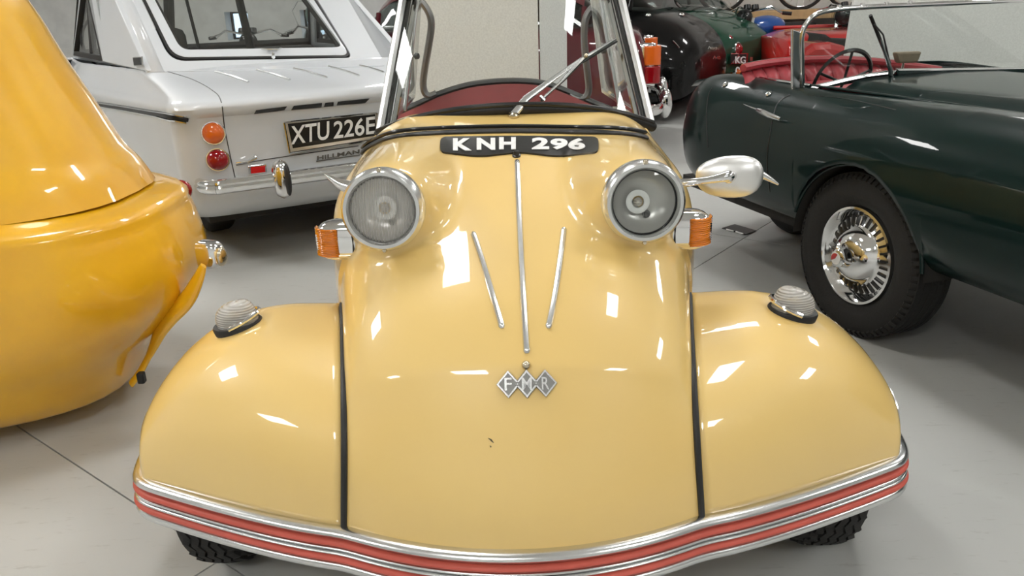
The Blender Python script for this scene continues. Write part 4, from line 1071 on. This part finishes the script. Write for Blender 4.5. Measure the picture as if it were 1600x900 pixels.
# ================================================================== saloons behind
def saloon(name, label, x, y, deg, L, paint_, st, cab, gl=GLASSD, wheels=((.55, .30), (2.1, .30)), hw0=.62, mat2=None):
    """local frame: a = lateral (0 centre, negative toward the camera side when deg~165), b = forward"""
    Fm = Frame(x, y, deg-90); o = thing(name, label, 'car', Fm(0, L/2, 0))
    rows = []
    for s_, hw, zl, zh, e in spline(st, 40):
        row = []
        for k in range(33):
            t = -math.pi/2+math.pi*k/32*1.0; t = math.pi*k/32
            c_, s2 = math.cos(t), math.sin(t)
            row.append(Fm(hw*math.copysign(abs(c_)**e, c_), s_, zl+(zh-zl)*abs(s2)**e))
        rows.append(row)
    m_ = MB().grid(rows); n_ = len(rows)
    m_.f.append(tuple(range(33))); m_.f.append(tuple((n_-1)*33+k for k in range(33)))
    bv = m_.bvh(); m_.build('body_shell', paint_, o, angle=0)
    # cabin: glass band and roof
    if cab:
        rows = []
        for s_, hw, z0, z1 in spline(cab, 16):
            rows.append([Fm(a_*hw*(1-.16*max(0, (z-z0))/max(.01, z1-z0)) if True else 0, s_, z) for a_, z in [(-1, z0), (-1, z0+(z1-z0)*.7), (-.85, z0+(z1-z0)*.95), (-.5, z1), (0, z1+.01), (.5, z1), (.85, z0+(z1-z0)*.95), (1, z0+(z1-z0)*.7), (1, z0)]])
        MB().grid(rows).build('cabin_glass', gl, o, angle=0)
        MB().grid([r[1:8] for r in [[p+V((0, 0, .006)) for p in r] for r in rows[2:-2]]]).build('roof', mat2 or paint_, o, angle=0)
        for i in (2, 6, 9, 13):
            for sgn in (0, 1):
                a_, b_ = (rows[i][0], rows[i][1]) if sgn == 0 else (rows[i][8], rows[i][7])
                MB().tube([a_, b_], .018, 6).build('window_pillar', mat2 or paint_, o)
    for b_, r_ in wheels:
        for sg in (-1, 1):
            M = frameM(Fm(sg*(hw0-.08), b_, r_-.02), tuple(Fm.a*sg)); w_ = tyre(M, r_-.02, .13, .17, o, False, 'wheel', 36)
            MB().lathe([(.17, .05), (.15, .055), (.08, .06), (.0001, .075)], M, 24).build('hubcap', CHROME, w_)
    MB().box((0, L/2, .22), (hw0*1.3, L*.8, .08), Fm.M).build('underbody', DARK, o, smooth=False)
    return o, Fm, bv
# maroon saloon, tail to the right
st = [(0, .50, .30, .66, .35), (.03, .58, .27, .74, .35), (.10, .62, .24, .80, .35), (.4, .66, .22, .84, .35), (1.2, .68, .2, .84, .35), (1.9, .66, .2, .83, .35), (2.15, .60, .22, .78, .35), (2.25, .5, .28, .7, .35)]
mo, MF, MBV = saloon('maroon_saloon', 'maroon saloon with tall tail lamp parked behind the grey boards', 1.0, 5.85, 171, 2.25, MAROON, st, [(.25, .56, .82, .86), (.6, .56, .82, 1.12), (1.0, .56, .83, 1.18), (1.6, .56, .83, 1.12), (1.9, .56, .82, .84)], wheels=((.55, .30), (1.8, .30)))
MB().tube([MF(.665*1.0, b_, .815) for b_ in (.12, .6, 1.2, 1.8, 2.1)], .012, 8, flat=.7).build('waist_strip', CHROME, mo)
MB().tube([MF(.585, b_, z) for b_, z in ((.35, .83), (.8, .84), (1.3, .84), (1.8, .83))], .012, 8).build('window_trim', CHROME, mo)
for sg in (1, -1):
    lc = MF(.50*sg, .0, .60)
    MB_ = lambda: MB()
    zz = [(.715, .030), (.700, .038), (.66, .042), (.615, .043)]
    def lampm(z0, z1, mt, nm, par, rad=.040, fw=0.0):
        rws = []
        for k in range(13):
            u = k/12; z = z0+(z1-z0)*u; rws.append([MF(.50*sg+(rad)*math.cos(t)*1.0, .0+fw-rad*1.6*math.sin(t), z) for t in [math.pi*q/12-.2 for q in range(15)]])
        return MB().grid(rws).build(nm, mt, par, solid=.004)
    tl = lampm(.448, .715, CHROME, 'tail_lamp', mo, .050, .03); lampm(.465, .575, REDL, 'red_lens', tl, .052); lampm(.58, .70, AMBER2, 'orange_lens', tl, .052)
    MB().ellipsoid(tuple(MF(.50*sg, -.06, .585)), (.026, .02, .024), 14, 8).build('reflector', REDL, tl)
bpz = spline([tuple(MF(a_, b_, .31)) for a_, b_ in ((.70, .25), (.69, .05), (.60, -.07), (.3, -.10), (-.3, -.10), (-.60, -.07), (-.69, .05), (-.70, .25))], 40)
MB().tube(bpz, .036, 10, flat=.6, up=V((1, 0, 0))).build('rear_bumper', CHROME, mo)
for a_ in (.52, -.3): MB().ellipsoid((0, 0, 0), (.10, .035, .045), 16, 10, frameM(MF(a_, -.13, .31), tuple(MF.b), (0, 0, 1))).build('overrider', CHROME, mo)
# black saloon with a rounded tail
st = [(0, .38, .30, .50, .5), (.03, .48, .25, .60, .5), (.12, .58, .2, .72, .5), (.30, .66, .18, .83, .52), (.6, .70, .17, .90, .5), (1.2, .70, .17, .92, .45), (1.9, .68, .17, .92, .45), (2.3, .6, .2, .85, .45), (2.5, .4, .3, .7, .5)]
bo, BF, BBV = saloon('black_saloon', 'glossy black round tailed saloon behind the maroon car', 1.78, 7.05, 150, 2.5, BLACKP, st, [(.42, .50, .87, .89), (.75, .56, .90, 1.16), (1.2, .58, .91, 1.26), (1.6, .58, .91, 1.22), (1.9, .55, .90, .92)], wheels=((.62, .31), (1.9, .31)), hw0=.66)
def lampon(bv, px, py, r, mt, par, nm, hh=.02):
    q = on(bv, px, py, 0)
    if q:
        M = frameM(q[0], q[1]); c_ = MB().lathe([(r*1.15, -.01), (r*1.15, hh*.3), (r, hh*.4)], M, 20).build('lamp_rim', CHROME, par); MB().ellipsoid((0, 0, 0), (r, r, hh), 18, 10, M).build(nm, mt, c_)
for px, py, a_, b_ in ((1107, 83, 1126, 81), (1108, 93, 1128, 91)):
    pass
text_on(BBV, 'Austin', 1105, 77, 1122, 78, 5, bo, ALU, 'letter', .02, .004)
text_on(BBV, 'A40', 1113, 92, 1125, 93, 5, bo, ALU, 'letter', .02, .004)
seam(BBV, [(1051, 64), (1056, 69), (1061, 75)], bo, 'boot_moulding', CHROME, .006, 6, .004)
for px, py in ((1012, 26), (1064, 25)):
    q = on(BBV, px, py, .01)
    if q: MB().ellipsoid(tuple(q[0]), (.028, .028, .02), 12, 8).build('boot_hinge', CHROME, bo)
# mid green saloon with plate
st = [(0, .42, .30, .50, .5), (.03, .52, .25, .60, .5), (.12, .62, .2, .68, .5), (.30, .70, .18, .78, .52), (.6, .74, .17, .86, .5), (1.2, .74, .17, .90, .45), (1.6, .72, .17, .90, .45), (2.1, .6, .2, .85, .45), (2.3, .4, .3, .7, .5)]
go, GF, GBV = saloon('green_saloon', 'bottle green round tailed saloon with KG number plate behind the black car', 2.34, 7.9, 134, 2.2, GREEN2, st, [(.5, .50, .83, .85), (.85, .58, .88, 1.14), (1.3, .60, .89, 1.22), (1.8, .6, .89, 1.2), (2.0, .55, .88, .92)], wheels=((.62, .31), (1.6, .31)), hw0=.68)
gp = quad_on(GBV, [(1138, 83), (1165, 83), (1163, 117), (1136, 116)], go, 'number_plate', ALU, .02, .01, 2)
quad_on(GBV, [(1139.5, 84.5), (1163.5, 84.5), (1161.5, 116), (1138, 115)], gp, 'plate_face', RUBBER, .034, .004, 2)
text_on(GBV, 'KG', 1142.5, 99, 1159, 99, 11, gp, INTW, 'plate_character', .02, .041)
text_on(GBV, '07', 1143, 115, 1158, 115, 11, gp, INTW, 'plate_character', .02, .041)
lampon(GBV, 1152, 77, .055, REDL, go, 'red_lamp', .05)
lampon(GBV, 1193, 97, .03, REDL, go, 'red_lamp', .05)
lampon(GBV, 1149, 112, .03, AMBER2, go, 'orange_lamp', .06)
lampon(GBV, 1142, 58, .02, REDL, go, 'boot_badge', .01)
quad_on(GBV, [(1171, 89), (1175, 89), (1175, 95), (1171, 95)], go, 'red_sticker', plain('faded_sticker', (.45, .12, .09), .6), .004, .003, 2)
# red open car
st = [(0, .5, .25, .62, .35), (.05, .56, .22, .66, .35), (.3, .60, .2, .68, .35), (1.2, .62, .2, .66, .35), (2.2, .6, .2, .66, .35), (2.5, .5, .24, .6, .35)]
ro_, RF, RBV = saloon('red_car', 'bright red open tourer with dark folded hood beyond the green cars', 4.98, 7.75, 180, 2.4, REDP, [(s_, h_, a_, b_+.0, e_) for s_, h_, a_, b_, e_ in st], None, wheels=((.5, .28), (1.9, .28)), hw0=.56)
MB().tube([RF(.60, b_, .655) for b_ in (.1, 1.2, 2.3)], .02, 8).build('body_rail', REDP, ro_)
hp = [atY(1268, 78, 7.0), atY(1288, 52, 7.0), atY(1300, 60, 7.0), atY(1345, 62, 7.0), atY(1345, 82, 7.0)]
MB().prism(hp, (0, .5, 0)).build('folded_hood', DARK, ro_, smooth=False, bevel=.02)
fp = [atY(1255, 80, 6.6), atY(1272, 68, 6.6), atY(1300, 66, 6.6), atY(1330, 74, 6.6), atY(1335, 110, 6.6), atY(1250, 110, 6.6)]
MB().prism(fp, (0, .35, 0)).build('red_wing', REDP, ro_, smooth=False, bevel=.05)
# ================================================================== shelf with bicycles
sh = thing('wooden_shelf', 'long pine plank shelf along the back wall with bicycles on it', 'shelf', (2.9, 9.05, 0))
z_s = .80
for k in range(3): MB().box((1.75+.85*k+.42, 9.05, z_s-.04), (.845, .42, .09)).build('plank', WOOD, sh, smooth=False, bevel=.004)
for x_ in (1.8, 2.9, 4.2):
    MB().box((x_, 9.15, .38), (.06, .06, .76)).build('support_post', WOOD, sh, smooth=False)
def torus(M, R_, r_, n=40): return MB().lathe([(R_+r_*math.cos(t), r_*math.sin(t)) for t in [2*math.pi*k/8 for k in range(9)]], M, n)
def bicycle(x, y, z, lab, col):
    b = thing('bicycle', lab, 'bicycle', (x, y, z), None)
    for k, dx in enumerate((-.42, .42)):
        M = frameM((x+dx, y, z+.27), (0, -1, 0)); w_ = torus(M, .27, .018).build('bicycle_wheel', TYRE, b)
        torus(M, .25, .008).build('rim', CHROME, w_)
        for q in range(10): a = math.pi*q/10; MB().tube([M @ V((.25*math.cos(a), .25*math.sin(a), 0)), M @ V((-.25*math.cos(a), -.25*math.sin(a), 0))], .002, 4).build('spoke', CHROME, w_)
    P = lambda dx, dz: V((x+dx, y, z+dz))
    for p, q in (((-.42, .27), (-.1, .25)), ((-.1, .25), (-.2, .62)), ((-.2, .6), (.28, .6)), ((-.1, .25), (.3, .55)), ((-.42, .27), (-.2, .6)), ((.42, .27), (.28, .62)), ((.28, .62), (.26, .72))):
        MB().tube([P(*p), P(*q)], .014, 8).build('frame_tube', col, b)
    MB().ellipsoid(tuple(P(-.21, .68)), (.12, .05, .03), 14, 8).build('saddle', DARK, b)
    MB().tube([P(.26, .72)+V((0, -.2, .02)), P(.30, .73), P(.26, .72)+V((0, .2, .02))], .01, 8).build('handlebar', CHROME, b)
    MB().lathe([(.07, -.005), (.07, .005)], frameM(P(-.1, .25), (0, -1, 0)), 20).build('chainring', DARKMET, b)
bicycle(2.75, 9.05, z_s+.012, 'dark bicycle at the left end of the pine shelf', DARKMET)
bicycle(4.12, 9.05, z_s+.012, 'dark bicycle on the pine shelf behind the leaning board', BLACK)
# ================================================================== motorcycles
def moto(x, y, deg, sc, lab, tank, screen=False, mirror=False, bz=0):
    T = Matrix.Translation((x, y, bz)) @ Matrix.Rotation(math.radians(deg), 4, 'Z') @ Matrix.Scale(sc, 4)
    o = thing('motorcycle', lab, 'motorcycle', Matrix.Translation((x, y, bz)))
    p = lambda a, b_, z: T @ V((a, b_, z))
    for k, bb in enumerate((-.62, .62)):
        M = frameM(p(0, bb, .31), tuple(T.to_3x3() @ V((1, 0, 0)))); w_ = torus(M, .26*sc, .05*sc).build('tyre', TYRE, o); torus(M, .21*sc, .015*sc).build('rim', CHROME, w_)
        for q in range(8): a = math.pi*q/8; MB().tube([M @ V((.21*sc*math.cos(a), .21*sc*math.sin(a), 0)), M @ V((-.21*sc*math.cos(a), -.21*sc*math.sin(a), 0))], .003, 4).build('spoke', CHROME, w_)
        MB().grid([[p(a_, bb+.33*math.cos(t), .31+.33*math.sin(t)) for a_ in (-.06, 0, .06)] for t in [math.radians(20+140*q/12) for q in range(13)]]).build('mudguard', tank, o, solid=.006)
    for sg in (-1, 1):
        MB().tube([p(sg*.09, -.62, .31), p(sg*.09, -.45, .88)], .022*sc, 8).build('fork', CHROME, o)
        MB().tube([p(sg*.10, .62, .31), p(sg*.10, .40, .68)], .02*sc, 8).build('shock', CHROME, o)
        MB().tube([p(sg*.12, -.35, .30), p(sg*.13, .1, .25), p(sg*.13, .75, .27)], .03*sc, 8).build('exhaust', CHROME, o)
    MB().ellipsoid((0, -.14, .78), (.14, .30, .12), 20, 12, T).build('fuel_tank', tank, o)
    MB().box((0, .35, .76), (.22, .55, .09), T).build('seat', DARK, o, bevel=.03)
    MB().box((0, -.05, .42), (.24, .34, .30), T).build('engine', DARKMET, o, bevel=.04)
    for q in range(5): MB().box((0, -.1, .55+.028*q), (.2, .2, .012), T).build('cooling_fin', DARKMET, o, smooth=False)
    hb = MB().tube([p(-.36, -.28, .93), p(-.25, -.34, 1.0), p(0, -.42, .95), p(.25, -.34, 1.0), p(.36, -.28, .93)], .013*sc, 8).build('handlebar', CHROME, o)
    for sg in (-1, 1): MB().tube([p(sg*.36, -.28, .93), p(sg*.44, -.22, .92)], .02*sc, 8).build('grip', RUBBER, hb); MB().tube([p(sg*.30, -.33, .97), p(sg*.42, -.36, .93)], .007*sc, 6).build('lever', CHROME, hb)
    h = MB().ellipsoid((0, -.50, .88), (.10, .09, .10), 18, 12, T).build('headlamp', BLACK, o)
    MB().lathe([(.0001, .02), (.06, .015), (.095, .0), (.10, -.01)], frameM(p(0, -.56, .88), tuple(T.to_3x3() @ V((0, -1, 0)))) @ Matrix.Scale(sc, 4), 20).build('lamp_glass', GLASSD, h)
    for sg in (-1, 1): MB().lathe([(.0001, .02), (.04, .02), (.045, -.03), (.0001, -.03)], frameM(p(sg*.06, -.40, 1.0), (0, .3, 1)) @ Matrix.Scale(sc, 4), 14).build('dial', BLACK, o)
    if mirror:
        mr = MB().tube([p(-.25, -.34, 1.0), p(-.33, -.3, 1.16), p(-.25, -.3, 1.26), p(-.1, -.34, 1.26)], .006*sc, 6).build('mirror_stem', CHROME, o)
    if screen:
        MB().lathe([(.0001, .01), (.12, .008), (.17, 0), (.17, -.006), (.0001, 0)], frameM(p(.12, -.52, 1.12), tuple(T.to_3x3() @ V((.35, -1, .35)))) @ Matrix.Scale(sc, 4), 28).build('number_disc', plain('green_disc', (.04, .09, .07), .4), o)
    return o
moto(-2.42, 8.0, 14, .80, 'black motorcycle nearer the first window seen through the saloon glass', BLACK)
moto(-1.66, 8.1, -12, .82, 'motorcycle with a round green disc seen through the saloon glass', BLACK, True, True)
moto(2.75, 8.55, -60, .86, 'blue tank motorcycle standing in front of the pine shelf', BLUEP)
moto(3.65, 8.5, -50, .86, 'black motorcycle beyond the red tourer in front of the shelf', BLACKP)

# small marks
CHIP = plain('bare_chip', (.10, .07, .03), .7)
quad_on(HB, [(762, 684), (768, 686), (772, 692), (769, 691)], car, 'paint_chip', CHIP, .0002, .0006, 3)
quad_on(HB, [(765, 696), (768, 697), (767, 700)], car, 'paint_chip', CHIP, .0002, .0006, 3)
